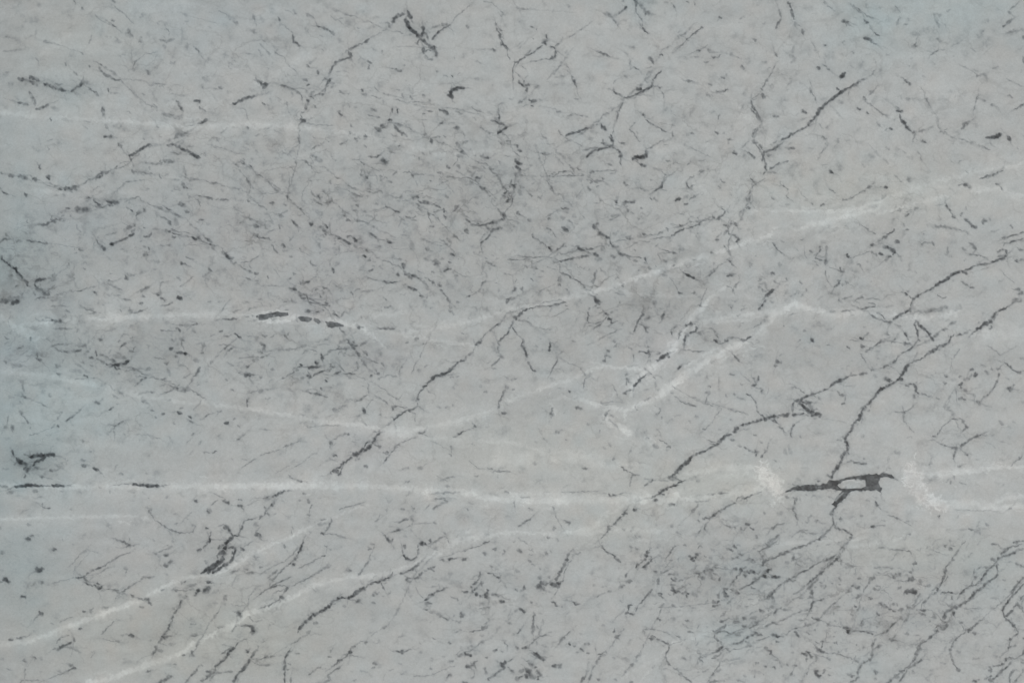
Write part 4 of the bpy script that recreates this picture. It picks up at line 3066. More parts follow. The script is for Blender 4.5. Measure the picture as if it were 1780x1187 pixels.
6 55 45 10 30 35
5 52 25 35 0 65
8 25 60 20 70 30
6 18 90 30 120 20
7 35 335 25 350 35
4 25 345 5 350 30
8 62 0 170 8 175
7 25 225 110 232 125
3 20 225 135 225 160
5 45 170 240 185 260
4 38 495 45 500 70 485 100
5 50 485 90 480 110
4 48 480 110 450 145
7 55 430 158 440 158
3 30 440 155 540 165
6 22 535 170 600 190
4 20 340 145 360 155
8 20 400 100 460 90
4 25 420 65 460 60
4 45 455 240 470 250
3 28 470 255 465 290
5 45 430 315 455 305
3 38 355 360 420 320
7 15 470 260 500 270
4 60 305 220 295 240
6 66 295 235 285 265 270 290
5 58 270 290 255 320
6 56 255 320 240 340
3 48 240 340 200 370
3 35 200 370 150 420 90 480
7 42 80 480 90 485
4 30 90 490 70 520
6 52 228 370 240 375
5 42 10 392 22 390
3 25 0 445 70 400 170 350
4 18 330 260 340 270
3 30 270 400 370 350
6 50 775 230 790 232
5 45 755 270 768 262
3 28 790 240 755 330
4 32 760 340 700 430 680 450
5 22 750 330 770 335
8 45 605 410 630 412
6 42 605 408 625 418
3 20 600 410 640 370
3 40 0 580 120 500 230 450
3 40 230 520 330 470 420 420
5 35 370 445 440 405
8 28 440 400 490 375
4 25 460 380 480 360
4 45 65 535 100 525 130 515
3 32 130 515 190 520
3 35 100 570 200 530
4 45 200 520 170 570
8 54 145 590 165 600
6 35 165 600 180 615
3 38 150 600 90 640 0 675
3 22 150 600 140 635
5 42 800 75 825 60
3 30 820 60 835 20
5 40 960 80 1000 60 1030 60
7 45 1045 60 1060 70
6 35 1040 50 1060 40
3 28 1060 65 1050 100
4 35 900 150 930 140
5 56 930 145 965 130
8 50 950 132 970 130
4 42 970 130 1000 125
5 25 1020 110 1060 100
3 20 1060 90 1220 85
5 30 1205 85 1220 88
5 30 1000 175 1010 180
4 20 1040 130 1060 150
3 22 890 110 940 110
5 60 858 170 880 190
6 62 875 185 905 215
4 56 905 215 925 195
5 48 1000 240 1005 260
4 56 988 265 990 300
5 62 990 300 1010 325 1035 340
4 50 1035 340 1070 330 1090 310
5 46 1090 310 1102 260
10 72 1100 225 1130 225
9 72 1115 225 1155 235
4 45 1095 250 1095 235
4 30 1165 230 1185 225
6 50 1175 205 1185 215
4 48 1190 225 1230 200 1270 180
3 30 1270 180 1280 175
2 22 1290 180 1310 230
10 20 1200 260 1225 265
6 25 1210 265 1235 275
5 45 970 435 1010 425 1050 400
6 50 1020 420 1080 385 1110 360
4 45 1110 360 1135 348
5 48 1075 400 1090 420
3 40 1075 395 1105 420
6 52 1110 430 1100 455
6 50 1120 425 1110 440
8 56 1100 460 1060 465
6 50 1060 468 1030 465
7 60 1025 470 1015 480
6 56 1020 488 1050 488
3 50 1050 488 1055 478
7 60 1165 402 1190 400
4 58 1160 408 1215 382
5 42 1195 405 1200 415
8 50 905 455 915 450
4 50 920 425 910 445
6 66 915 455 880 465
7 70 880 465 840 480
5 66 840 485 790 495 760 505
6 66 760 505 730 530
7 66 730 530 690 555
8 70 690 555 650 580
7 72 650 580 610 605
5 70 610 605 560 600
6 70 560 602 515 620
7 72 515 620 490 650
7 68 490 650 450 680
7 70 450 680 410 700
8 72 410 700 370 720
7 70 370 720 340 750
7 66 340 750 310 770
8 70 310 770 290 795
9 66 290 800 280 808
3 45 275 815 268 840
5 56 845 490 850 520
5 50 850 520 865 550
4 45 860 500 875 500
7 18 700 490 720 500
4 30 750 490 790 475
3 35 770 590 800 575
7 56 790 578 808 572
4 28 810 570 825 562
8 52 672 628 688 622
4 30 665 638 680 625
6 32 780 632 795 636
6 15 580 655 595 660
7 32 340 840 350 830
6 30 380 775 400 775
5 25 375 770 400 770
3 18 400 800 420 800
6 15 400 635 410 630
4 40 285 875 240 905
3 32 240 905 220 920
4 18 290 870 340 850
3 18 180 840 210 820
4 56 210 955 200 980
6 56 200 980 175 1020
6 56 175 1020 175 1060
7 56 178 1060 180 1100
4 52 180 1100 175 1187
4 45 200 1055 220 1055
4 35 180 1095 210 1090
5 46 220 1145 220 1187
5 35 250 980 280 982
4 42 0 1028 30 1015
4 38 30 1015 110 995
6 32 70 1005 110 998
3 25 0 1065 80 1060
2 22 100 990 200 930
5 58 515 1065 545 1040
6 60 545 1040 575 1018
3 50 575 1018 630 980
7 62 622 970 635 975
3 52 625 965 635 940
6 45 645 940 660 935
2 32 640 935 700 905 735 895
6 50 730 908 742 910
3 20 760 845 790 830
3 45 560 1065 520 1100 480 1130
5 45 540 1085 560 1065
5 44 500 1110 470 1135
6 40 475 1140 490 1160
4 38 490 1160 440 1187
5 30 670 1160 640 1175
3 25 630 1105 640 1108
5 50 345 1130 350 1120
6 45 370 1102 385 1098
4 38 350 1120 370 1105
3 35 385 1095 430 1075
5 38 410 1080 425 1072
6 35 490 960 495 970
5 32 480 1005 495 1005
3 28 490 970 510 940
3 25 560 990 690 1000
6 18 820 870 830 900
3 22 790 915 830 905
5 66 940 958 965 968
8 70 965 968 1000 970
5 60 1000 970 1030 955
3 35 1030 955 1040 950
8 52 795 1048 808 1052
4 25 798 1035 802 1045
5 35 785 1085 800 1080
3 35 790 1090 800 1075
4 35 890 1100 920 1090
6 22 965 1050 980 1055
5 22 980 1120 990 1125
5 18 960 870 980 865
4 22 690 1100 750 1110
5 56 1135 620 1180 590
8 60 1175 580 1200 575
5 58 1200 570 1240 550 1280 535
3 35 1280 535 1300 525
8 44 1145 632 1175 635
5 42 1175 635 1190 640
6 52 1135 675 1160 678
4 32 1160 678 1190 650
10 30 1175 695 1205 700
8 38 1230 715 1255 722
7 42 1280 740 1305 742
8 20 1320 745 1330 750
6 40 1355 765 1375 770
3 25 1150 640 1190 690
3 25 1200 700 1300 745
3 22 1080 520 1080 545 1130 600
5 20 1220 520 1170 525
4 20 1035 585 1045 585
8 58 1390 705 1400 715
7 60 1395 725 1405 730
6 25 1320 590 1355 605
6 15 1375 640 1385 645
3 40 1240 335 1275 340
6 40 1265 338 1278 340
8 62 1305 335 1328 330
8 68 1400 335 1420 335
3 35 1320 335 1415 325
7 62 1550 225 1568 222
3 48 1540 235 1590 212
2 35 1540 235 1440 265
3 22 1440 265 1230 330
4 28 1410 275 1420 278
7 52 1615 262 1628 265
7 45 1545 295 1555 300
5 38 1685 270 1690 280
4 32 1690 280 1675 305
4 20 1700 340 1690 345
6 32 1590 380 1598 385
3 25 1595 365 1600 400
8 22 1305 430 1320 435
4 45 1520 420 1525 440
7 55 1520 440 1515 450
3 35 1520 455 1490 490
5 50 1570 425 1610 435
5 50 1610 435 1635 455
7 66 1630 460 1650 462
3 30 1655 455 1670 440
8 62 1482 500 1495 495
6 45 1525 500 1540 500
5 50 1530 490 1530 510
6 50 1458 520 1465 525
6 58 1460 550 1475 560
4 45 1475 550 1505 525
6 55 1480 545 1500 530
8 70 1488 572 1503 574
6 55 1520 585 1532 590
3 50 1535 580 1560 570
9 66 1555 580 1570 590
6 60 1565 570 1575 550
4 38 1575 560 1580 540
6 48 1405 560 1430 558
3 35 1390 555 1440 562
8 55 1610 578 1640 582
5 45 1600 572 1650 585
9 72 1660 622 1675 625
6 25 1690 515 1700 525
6 40 1765 540 1775 550
8 50 1770 410 1780 420
10 10 1680 440 1740 445
4 22 1720 440 1750 445
6 18 1540 680 1560 675
3 25 1510 675 1600 660
3 30 1740 670 1710 740
4 20 1720 690 1735 700
7 32 1718 768 1728 774
4 50 1560 785 1530 815
8 38 1530 800 1560 795
5 40 1570 800 1530 820
3 40 1530 820 1440 832
3 28 1390 825 1350 835
5 28 1380 820 1395 825
3 22 1550 780 1600 745
7 20 1525 855 1540 860
5 28 1190 875 1205 880
5 45 1305 905 1318 912
6 15 1100 910 1110 915
5 18 1235 900 1260 905
8 22 1110 970 1120 975
5 18 1260 1002 1275 1005
3 20 1350 1000 1390 960
7 70 1412 985 1435 990
8 66 1430 992 1455 995
8 18 1390 940 1400 960
7 28 1465 935 1485 940
5 45 1615 960 1635 955
4 50 1620 965 1630 950
6 22 1665 965 1675 970
3 30 1680 900 1710 930
6 22 1680 890 1695 895
8 55 1770 940 1780 945
6 40 1560 1005 1575 1010
6 22 1190 1015 1195 1035
7 62 1430 1070 1450 1075
7 52 1450 1070 1480 1060
7 56 1475 1050 1490 1080
4 50 1480 1045 1500 1030
6 40 1430 1060 1440 1080
5 35 1460 1085 1480 1100
3 35 1480 1100 1480 1130
6 38 1462 1150 1478 1140
5 38 1550 1078 1555 1085
7 42 1555 1100 1562 1112
8 60 1300 1135 1320 1128
5 42 1290 1150 1310 1135
3 30 1285 1165 1300 1145
6 48 1410 1180 1430 1182
2 28 1180 1130 1260 1095 1350 1065
3 22 1060 1140 1180 1130
4 28 1180 1085 1190 1090
10 72 1670 1060 1680 1080
9 66 1680 1055 1692 1045
3 50 1690 1045 1740 1025
5 45 1670 1085 1640 1110
5 48 1640 1110 1610 1145
4 45 1610 1140 1575 1160
4 50 1575 1160 1580 1165
6 38 1715 1080 1730 1090
7 56 1735 1100 1745 1105
7 20 1630 1030 1640 1035
10 35 1770 1150 1780 1160
3 20 1740 840 1780 850
@ 900 887
5 48 0 110 30 90
6 48 25 92 50 75
4 42 50 75 90 55
3 25 90 50 120 25
4 22 0 190 40 210 70 230
7 45 5 272 20 278
4 38 320 70 335 75
7 50 335 80 355 85
7 45 245 120 258 125
6 40 208 182 220 185
6 22 268 195 280 210
5 22 225 280 232 290
7 30 190 292 200 300
4 25 80 300 95 302
9 62 75 345 85 352
6 25 100 370 110 375
4 15 515 345 520 350
6 28 150 400 155 395
8 30 0 415 8 420
9 10 470 80 500 100
4 48 355 290 335 330
7 54 340 330 315 380
6 52 315 380 290 430
5 50 290 430 260 480
3 30 360 285 390 260
5 22 370 300 440 295
3 25 380 300 440 290
8 45 150 462 158 468
6 50 210 455 215 460
12 66 160 495 175 500
14 62 145 520 160 535
13 60 140 530 165 540
7 60 180 510 215 495
9 62 215 495 240 505
13 66 240 510 265 515
9 62 270 500 288 500
5 50 265 525 270 530
3 45 185 540 180 510
7 52 45 520 45 540
4 45 45 540 40 515
7 42 85 630 95 632
6 20 120 635 130 640
6 60 240 632 255 635
6 58 255 640 265 655
5 50 300 662 308 665
6 62 365 625 390 635
7 60 390 638 412 643
4 42 412 645 425 640
7 62 20 680 32 690
5 50 32 690 45 698
6 40 145 705 160 705
6 45 110 705 115 720
6 50 108 720 105 760
5 45 105 760 105 790
8 40 105 790 105 815
6 42 110 815 95 840
5 42 95 840 100 855
5 25 130 790 140 810
4 50 0 845 20 820
5 55 12 830 28 805
3 30 28 805 40 770
3 42 200 855 150 860 130 880
5 48 190 850 150 862
5 44 130 880 90 915
7 55 30 945 60 945
8 56 50 942 70 940
5 40 70 935 90 915
5 30 135 900 125 930
8 28 180 930 195 935
11 72 115 985 140 1000
11 72 140 1005 170 1012
6 68 160 1015 185 1025
7 60 110 975 125 985
14 46 80 1040 95 1055
4 45 60 1030 80 1045
5 50 115 1075 125 1080
14 38 10 1105 40 1100
13 55 60 1090 90 1115
11 66 50 1130 75 1140
16 66 80 1130 115 1140
11 45 140 1110 150 1130
6 60 140 1140 140 1160
5 42 0 1150 40 1135
8 60 240 1068 255 1072
8 45 265 1065 285 1065
6 48 275 1070 305 1055
5 45 280 1080 290 1078
6 10 190 1070 300 1060
4 42 275 925 305 890
6 45 290 905 320 870
3 38 320 870 360 828
6 22 350 905 360 910
5 48 355 915 362 920
6 38 385 928 398 930
6 52 462 918 485 915
6 25 405 970 415 975
6 58 430 945 440 955
5 55 438 955 452 968
6 32 475 975 488 978
3 40 530 935 535 965
4 25 530 985 600 992
3 45 545 990 570 985 600 970
6 52 565 1000 555 1020
7 54 550 1025 535 1050
3 35 600 985 610 960
5 15 490 1020 480 1025
3 35 530 1060 500 1120 485 1187
5 40 510 1100 490 1170
6 55 465 1135 450 1165
6 58 460 1140 435 1180
4 45 435 1180 425 1187
4 28 470 1105 485 1095
6 40 550 1158 560 1165
6 25 665 1162 680 1168
6 42 770 1182 785 1180
5 55 660 810 665 840
7 25 650 765 660 770
7 52 675 870 690 875
5 50 690 865 705 855
3 22 690 850 740 810
3 35 675 880 650 925
5 28 650 925 655 930
6 22 580 785 590 788
6 15 420 840 450 850
6 20 640 765 660 770
5 25 655 1010 665 1012
5 35 735 1010 745 1015
8 15 710 1020 760 1025
8 20 800 1028 820 1030
3 20 720 1030 750 1010
7 12 650 1080 690 1085
6 20 925 1075 940 1060
3 52 750 5 735 35
7 60 725 30 740 15
5 48 735 35 705 45 685 75
5 50 690 70 655 100
7 62 625 110 622 135
4 50 655 100 630 115
5 52 620 135 595 175
3 38 595 175 565 195
6 25 720 125 735 130
5 22 785 120 795 110
6 22 780 140 790 130
3 22 560 210 565 240
4 55 570 240 600 275
5 50 600 275 640 300
6 55 640 300 670 325
5 48 670 325 715 360
3 22 520 255 580 242
6 30 775 245 790 250
7 28 800 255 830 262
5 12 980 160 1000 150
3 35 1215 5 1180 30
2 18 1180 30 1100 110
5 40 905 250 915 255
7 66 888 290 898 285
8 66 885 310 895 305
6 60 885 315 875 335
3 42 875 335 835 360
4 42 835 360 810 395
4 45 900 290 910 260
3 30 950 260 980 240
8 20 955 250 970 240
4 50 890 310 930 325
4 55 930 330 905 355
6 60 900 360 880 375
8 66 870 385 880 392
3 45 1085 245 1070 255
5 56 1070 255 1050 285
5 55 1055 280 1030 315
3 40 1030 315 1005 350
2 22 1085 245 1110 235
5 32 1040 345 1070 340
3 28 1050 350 1015 390
4 15 1090 380 1100 382
4 40 755 430 740 465
6 42 750 435 745 450
9 25 735 490 790 485
6 42 745 490 780 490
11 35 705 525 715 525
5 30 705 510 740 520
4 22 690 400 695 390
3 22 695 480 705 510
5 18 525 510 535 515
5 18 570 520 610 520
6 30 620 560 645 550
3 20 540 590 600 565
6 55 940 420 950 422
5 42 985 425 1010 420
6 50 1005 418 1035 410
6 35 1040 438 1060 440
8 35 1075 435 1100 440
6 45 1060 470 1080 485
7 28 1075 465 1080 475
9 42 965 475 970 500
5 35 968 470 965 510
9 42 1050 510 1085 515
9 68 1065 545 1085 555
6 60 1060 530 1075 535
7 66 1100 550 1115 558
5 45 1130 570 1150 570
7 52 1155 565 1170 575
5 48 1160 580 1165 595
8 42 1205 570 1215 580
7 20 1220 580 1235 585
8 60 970 568 985 575
5 35 985 580 1000 600
6 22 1130 520 1150 525
5 25 1180 505 1195 508
4 22 1040 575 1050 578
8 22 980 655 990 660
8 55 1060 645 1070 655
5 15 1130 630 1145 635
2 22 960 665 1180 655 1320 630
5 22 1200 670 1220 665
5 45 925 540 905 565
4 48 905 565 870 605 840 635
3 38 840 635 805 695
5 22 705 620 715 630
3 22 730 570 720 610
6 55 765 650 762 685
4 52 760 650 790 650
6 52 738 700 755 700
4 42 760 685 745 700
6 62 772 708 788 712
3 28 730 680 660 750
6 55 962 748 980 750
4 30 970 740 975 758
5 22 1035 750 1080 740
4 15 1020 700 1040 700
5 15 760 760 770 775
6 45 1175 830 1198 834
5 45 905 815 950 818
5 30 860 830 870 840
4 28 870 825 920 815
8 10 870 850 980 900
5 52 905 875 920 885
9 45 915 870 945 880
4 50 905 870 930 860 950 875
5 45 950 880 985 892
4 42 985 892 1040 920
4 38 1000 830 1050 858
4 25 960 820 1000 830
6 42 1095 865 1125 868
8 15 1110 860 1130 875
8 22 1080 740 1060 755
6 42 1285 110 1290 100 1310 80
6 45 1275 55 1285 60
5 42 1290 50 1310 55
3 48 1310 60 1330 40
8 28 1310 40 1325 50
5 56 1330 45 1360 20 1400 0
5 25 1235 72 1245 72
3 28 1240 160 1260 120
5 22 1240 150 1250 140
8 22 1055 100 1060 105
3 15 1190 120 1200 120
5 20 1405 55 1415 58
5 52 1425 102 1470 112
4 42 1470 112 1500 120
6 32 1490 118 1502 122
6 45 1575 95 1592 98
6 48 1605 120 1620 128
5 28 1535 120 1540 140
7 15 1540 140 1545 155
5 20 1640 75 1630 85
6 20 1500 70 1510 70
6 25 1695 15 1710 20
6 48 1635 175 1645 188
3 45 1735 130 1780 105
6 45 1740 130 1780 108
3 45 1650 285 1700 260 1780 210
4 42 1700 265 1740 245
6 48 1705 225 1715 235
4 30 1715 225 1750 200 1780 180
8 15 1740 210 1770 215
3 15 1420 195 1460 205
8 18 1245 225 1265 230
8 20 1335 275 1355 280
5 42 1435 260 1445 265
9 40 1455 270 1475 280
6 48 1485 245 1500 255
4 32 1510 240 1530 240
6 45 1525 300 1540 305
4 22 1470 325 1480 330
7 35 1550 350 1580 335
9 42 1580 335 1620 340
7 45 1605 345 1620 352
6 45 1175 315 1185 315
8 66 1190 335 1200 330
7 62 1215 325 1225 320
7 60 1225 300 1235 302
5 42 1235 298 1255 296
5 60 1200 350 1210 348
9 15 1190 320 1240 320
7 28 1325 325 1330 330
9 24 1320 350 1325 360
6 20 1290 375 1320 385
7 42 1490 400 1505 405
8 52 1530 400 1540 410
6 35 1545 395 1580 385
9 62 1600 415 1620 425
6 50 1560 420 1585 425
7 50 1560 440 1565 455
6 42 1535 415 1520 435
3 40 1535 420 1510 450
5 48 1510 450 1475 498
7 38 1425 395 1435 400
6 42 1345 430 1385 445
7 42 1320 400 1335 405
8 55 1280 415 1285 420
9 52 1270 455 1280 465
5 35 1285 440 1320 430
9 24 1310 430 1340 450
6 35 1340 465 1355 470
5 42 1390 460 1385 475
5 48 1225 432 1245 432
5 25 1205 435 1240 428
12 20 1290 400 1340 415
2 28 1330 390 1400 400 1480 410
7 52 1420 535 1435 540
7 55 1418 565 1430 570
5 48 1420 550 1418 575
7 48 1425 585 1445 588
7 38 1380 580 1385 600
4 40 1385 565 1385 605
9 52 1345 625 1358 630
5 48 1365 640 1385 620
6 55 1350 655 1370 655
5 28 1400 620 1420 610
8 35 1485 550 1500 555
8 52 1500 560 1520 565
4 38 1460 540 1490 545
4 28 1440 640 1480 600
5 50 1565 520 1600 505
6 54 1600 505 1640 475
7 58 1640 475 1670 450
10 68 1680 445 1710 455
6 60 1660 460 1690 440
6 56 1700 430 1720 415
9 50 1720 410 1740 405
8 28 1680 430 1700 420
4 45 1565 520 1520 545
7 45 1615 470 1635 470
4 50 1780 320 1720 345
6 56 1720 345 1690 360
6 56 1690 350 1685 310
6 52 1685 375 1685 355
8 60 1755 450 1780 460
7 15 1680 490 1750 510
5 42 1610 530 1630 538
5 22 1655 550 1670 560
5 55 1705 610 1740 580 1780 535
8 48 1740 590 1755 600
4 52 1720 600 1770 555
8 18 1740 630 1770 640
5 52 1660 680 1670 690
8 52 1665 688 1685 692
5 25 1590 715 1650 690
4 25 1690 650 1700 655
6 42 1735 665 1755 665
7 15 1700 660 1730 680
4 22 1395 730 1430 695
6 28 1400 725 1425 705
5 48 1390 765 1440 745
3 28 1440 745 1480 740
8 26 1480 745 1520 742
8 48 1490 765 1515 765
6 48 1555 740 1568 745
3 32 1440 790 1380 820
7 52 1410 795 1440 785
4 42 1410 795 1350 830
8 48 1350 830 1365 835
5 42 1365 840 1400 825
4 38 1360 845 1350 880
5 42 1355 880 1395 895
6 38 1395 895 1405 920
4 42 1400 830 1460 835 1520 860
9 26 1480 840 1530 860
6 25 1500 855 1550 830
8 48 1545 790 1565 795
5 38 1590 810 1640 780 1660 750
9 26 1600 740 1640 735
12 22 1600 780 1650 770
8 50 1750 770 1780 775
4 32 1700 800 1750 770
6 58 1620 835 1650 840
8 58 1630 840 1645 850
6 56 1650 855 1680 850
5 50 1600 860 1640 835
5 52 1600 860 1550 895
5 58 1550 895 1520 910
6 60 1530 905 1480 918
5 38 1565 905 1590 910
7 42 1590 910 1592 928
4 38 1640 885 1660 890
9 66 1760 855 1780 860
9 62 1410 935 1390 950
8 62 1390 955 1365 970
5 52 1365 975 1320 985
5 45 1320 985 1290 990
7 40 1295 985 1290 1000
6 48 1435 955 1465 962
5 45 1430 950 1450 948
4 25 1400 960 1440 940
5 52 1350 1018 1380 1000
5 45 1340 1015 1365 1010
4 45 1375 1005 1400 975
8 30 1380 1025 1390 1035
6 45 1250 1010 1260 1030
5 50 1255 1005 1270 1008
6 50 1260 1030 1275 1035
7 18 1240 1040 1260 1030
5 28 1135 1012 1155 1018
5 20 1235 965 1245 965
4 25 1240 980 1260 985
6 15 1085 955 1095 965
5 26 1275 1105 1290 1100
8 22 1280 1105 1310 1092
3 30 1395 1040 1350 1110
6 50 1350 1110 1330 1135
4 48 1330 1135 1300 1187
6 30 1380 1090 1390 1095
6 38 1370 1100 1385 1098
7 50 1325 1175 1350 1170
5 42 1350 1175 1420 1170
5 20 1420 1130 1450 1130
5 18 1550 1130 1570 1140
4 40 1640 1055 1655 1045
5 42 1645 1050 1650 1055
8 42 1695 1065 1708 1070
6 42 1755 1078 1770 1082
4 22 1650 1105 1680 1110
4 22 1685 1120 1690 1125
3 22 1500 1160 1560 1180
7 56 1698 940 1705 950
6 50 1705 955 1735 965
6 48 1735 960 1735 985
4 30 1735 985 1780 1010
9 18 1720 945 1745 970
8 16 1750 1010 1780 1020
9 18 1630 970 1645 980
5 22 1530 1015 1400 1035
4 22 1430 1020 1450 1030
4 40 1040 930 1035 960 1015 1000
6 42 1018 1005 1020 1020
4 40 1020 1025 1050 1070
7 42 1070 1085 1100 1095
4 35 1100 1095 1150 1145 1200 1187
8 22 1110 1125 1125 1130
2 30 1040 925 1100 905 1160 880
@ 1330 887
5 45 190 0 215 30
6 48 210 30 220 65
3 28 220 65 220 110
8 22 80 15 120 20
7 56 455 15 470 0
8 58 450 30 460 25
5 42 460 40 470 90
6 40 465 90 475 85
5 38 345 70 360 75
8 24 345 78 380 85
4 28 380 85 420 90
6 50 515 60 525 62
4 42 520 50 522 72
6 40 662 35 670 38
7 58 735 108 748 110
3 25 730 110 830 100
4 30 840 30 890 48
4 32 890 48 940 70
6 28 970 75 985 78
2 30 940 70 1010 110
6 22 800 70 830 72
8 12 740 60 760 55
5 48 1185 45 1195 40
3 35 1185 35 1195 55
6 32 1515 95 1530 98
4 18 1450 120 1480 70
5 48 1395 125 1430 135
9 40 1455 145 1475 155
5 38 1440 150 1480 130
5 35 990 155 1005 165
5 50 40 125 75 105
5 48 75 105 100 98
4 28 100 98 135 85
5 48 470 90 480 110
7 52 485 122 510 128
5 50 510 128 550 140 580 155
5 54 585 158 595 165
6 52 595 175 580 198
4 30 490 90 480 110
5 36 470 95 430 140 400 170
8 52 380 182 400 175
5 50 390 185 340 210 300 230
5 48 300 230 250 250 200 262
5 46 200 262 150 285 120 295
8 58 105 300 125 295
4 50 105 300 60 325 10 345
7 50 0 350 10 348
4 28 400 175 420 180
2 30 170 185 220 150 300 130
4 30 220 148 270 130
3 30 250 150 330 160
5 35 320 158 345 162
6 14 250 195 290 200
5 48 95 170 70 190
4 42 70 190 40 225 10 255
3 45 0 265 40 235
5 42 60 195 95 168
8 25 20 230 50 200
6 50 185 330 195 325
6 50 190 315 195 345
4 38 200 295 195 320
7 28 145 355 155 360
3 22 210 360 250 385
8 15 150 385 165 390
4 38 575 210 540 245 510 275
4 30 550 220 530 290
5 48 490 300 470 315
6 50 475 310 440 335 390 350
4 42 390 350 340 370 300 405
5 52 300 405 260 420 225 445
4 45 225 445 180 465
5 48 210 480 170 480
7 56 170 480 140 490
4 52 150 470 135 495
5 54 180 465 150 480
3 40 135 490 90 520 50 555
5 42 50 555 0 610
4 42 60 575 0 605
4 44 510 295 520 315
8 60 500 310 505 320
8 60 500 325 470 355
7 55 470 355 430 380
5 54 430 380 405 410
5 52 405 410 370 440
5 54 370 440 330 470 285 515
8 40 275 520 250 545
4 38 250 545 190 580
5 22 280 520 320 525
6 30 515 345 525 350
3 28 520 350 525 380
4 30 580 380 625 380
3 32 625 385 622 430
7 22 618 435 628 440
6 35 560 390 568 392
7 25 510 455 520 470
4 22 500 430 520 440
5 32 635 468 650 468
5 35 385 515 395 520
8 14 380 510 400 520
5 48 310 525 322 530
6 48 315 530 318 590
9 45 310 590 320 595
5 45 290 600 320 600
5 35 300 515 310 530
3 25 370 590 390 605
6 54 375 615 400 608
4 42 340 625 375 618
8 64 325 635 335 632
8 62 320 640 318 670
6 62 315 670 305 700
5 56 320 650 310 690
5 42 220 705 260 690
4 40 260 690 300 680
5 45 260 710 300 708
5 42 300 705 285 740
8 20 280 740 290 745
9 62 5 420 15 412
7 66 15 415 38 400
9 72 55 452 75 458
9 70 75 460 92 455
8 66 0 455 8 455
6 45 45 585 55 595
6 45 30 600 0 605
8 28 40 620 60 620
7 30 240 598 250 600
6 45 35 665 55 668
7 42 130 680 155 682
5 28 155 682 190 690
3 22 60 670 130 680
3 22 0 720 50 700
3 35 220 705 140 740 80 765
6 50 50 772 75 775
5 50 75 775 88 785
3 40 80 765 0 795
5 50 325 738 350 742
8 56 345 740 362 748
4 40 362 748 380 755
9 15 220 750 250 755
4 28 230 755 260 755
2 30 380 755 420 770
5 35 420 775 460 790
2 28 460 790 540 800
7 60 545 802 565 808
9 70 568 828 580 832
4 40 540 800 570 825
3 30 565 800 560 840
5 52 610 830 640 825
5 55 640 825 690 830
4 52 690 830 720 845 740 855
5 38 590 830 620 830
7 18 580 810 650 810
4 30 660 790 665 800
7 55 665 770 672 775
4 40 670 760 670 785
2 22 670 755 740 730
5 28 750 858 790 855
4 40 790 855 830 835
4 42 830 835 870 790
5 44 860 800 900 765
3 28 900 765 930 745
6 45 925 740 942 745
6 50 770 710 785 712
3 25 780 720 760 735
6 62 55 850 75 860
8 68 70 862 105 862
4 50 45 852 60 855
5 48 80 900 92 902
6 55 208 835 220 840
7 50 220 845 230 860
6 45 290 835 300 850
4 28 270 830 300 840
6 28 340 820 345 822
8 22 430 820 425 835
3 20 430 830 420 870 400 900
4 50 395 905 385 940
5 42 380 900 410 895
5 52 350 940 370 955
8 56 365 960 385 965
7 54 390 970 410 970
6 48 385 950 395 965
5 28 350 905 370 910
8 15 400 885 420 890
5 35 470 905 480 910
3 30 490 905 495 920
7 28 620 1030 635 1035
4 30 410 975 500 985 540 1000
5 38 520 995 545 1000
4 32 545 1000 600 1020
5 40 430 1015 445 1020
3 25 330 985 430 1010
8 58 260 985 280 990
8 60 285 970 295 975
7 48 300 985 315 1005
7 52 262 992 285 1000
6 45 315 1000 325 1005
9 38 345 1000 360 1015
8 30 340 1020 365 1030
5 22 180 970 190 975
8 14 170 930 200 940
5 58 0 940 15 945
6 50 15 950 40 965
6 50 40 960 40 985
3 30 40 985 100 1030
10 15 10 940 35 975
5 30 60 1025 90 1030
4 25 100 1030 115 1080
5 32 0 1068 12 1072
5 45 55 1078 65 1082
5 40 150 1055 160 1058
5 42 195 1063 215 1068
4 45 170 1140 190 1105
6 42 170 1130 180 1120
6 22 120 1140 135 1135
9 74 350 1110 355 1125
8 72 355 1125 368 1138
7 60 360 1100 362 1110
7 46 395 1115 410 1100
4 32 435 1128 445 1130
4 30 300 1075 290 1110
6 32 285 1115 290 1120
5 25 275 1130 250 1180
8 25 240 1170 260 1175
5 20 345 1035 300 1070
7 28 565 1120 595 1125
5 45 590 1140 615 1135
5 44 755 1100 762 1115
7 38 755 1105 770 1110
6 52 745 910 738 935
6 54 742 930 740 965
8 48 735 965 730 985
4 42 735 980 725 1010
7 46 730 1010 710 1030
4 44 710 1030 670 1050
5 52 670 1048 645 1080
5 56 645 1080 632 1110
6 58 635 1100 640 1130
6 52 645 1140 620 1170
5 38 620 1170 580 1180
2 20 740 1010 770 985
3 28 745 910 770 870
6 26 680 940 690 945
4 15 430 1080 450 1085
2 25 850 880 910 895 960 905
7 42 855 885 880 890
7 50 970 840 985 845
4 38 955 842 990 850
3 25 980 850 980 830
5 32 1020 855 1065 858
8 15 1150 850 1190 870
4 20 1080 870 1040 900
5 28 630 920 625 925
5 52 595 515 605 518
6 45 635 530 650 520
5 35 645 520 650 540
5 30 610 520 635 540
8 15 600 510 640 520
7 52 745 540 760 542
4 38 750 530 760 545
5 30 765 515 790 520
3 30 790 520 795 530
7 52 630 600 640 585
8 48 640 590 660 572
5 48 612 655 625 662
6 40 715 605 735 608
5 22 430 580 470 578
5 22 500 660 515 662
5 15 590 570 610 590
6 52 785 635 800 645
9 50 805 650 840 668
7 52 840 670 870 682
5 52 880 690 895 692
8 42 915 678 955 685
4 35 905 640 908 655
8 42 975 655 990 665
5 28 870 640 900 645
6 62 965 560 980 545
10 80 975 560 1000 560
10 72 1010 550 1030 560
9 66 995 545 1035 570
12 15 970 558 1040 562
6 66 1020 540 1022 550
8 52 990 470 1015 475
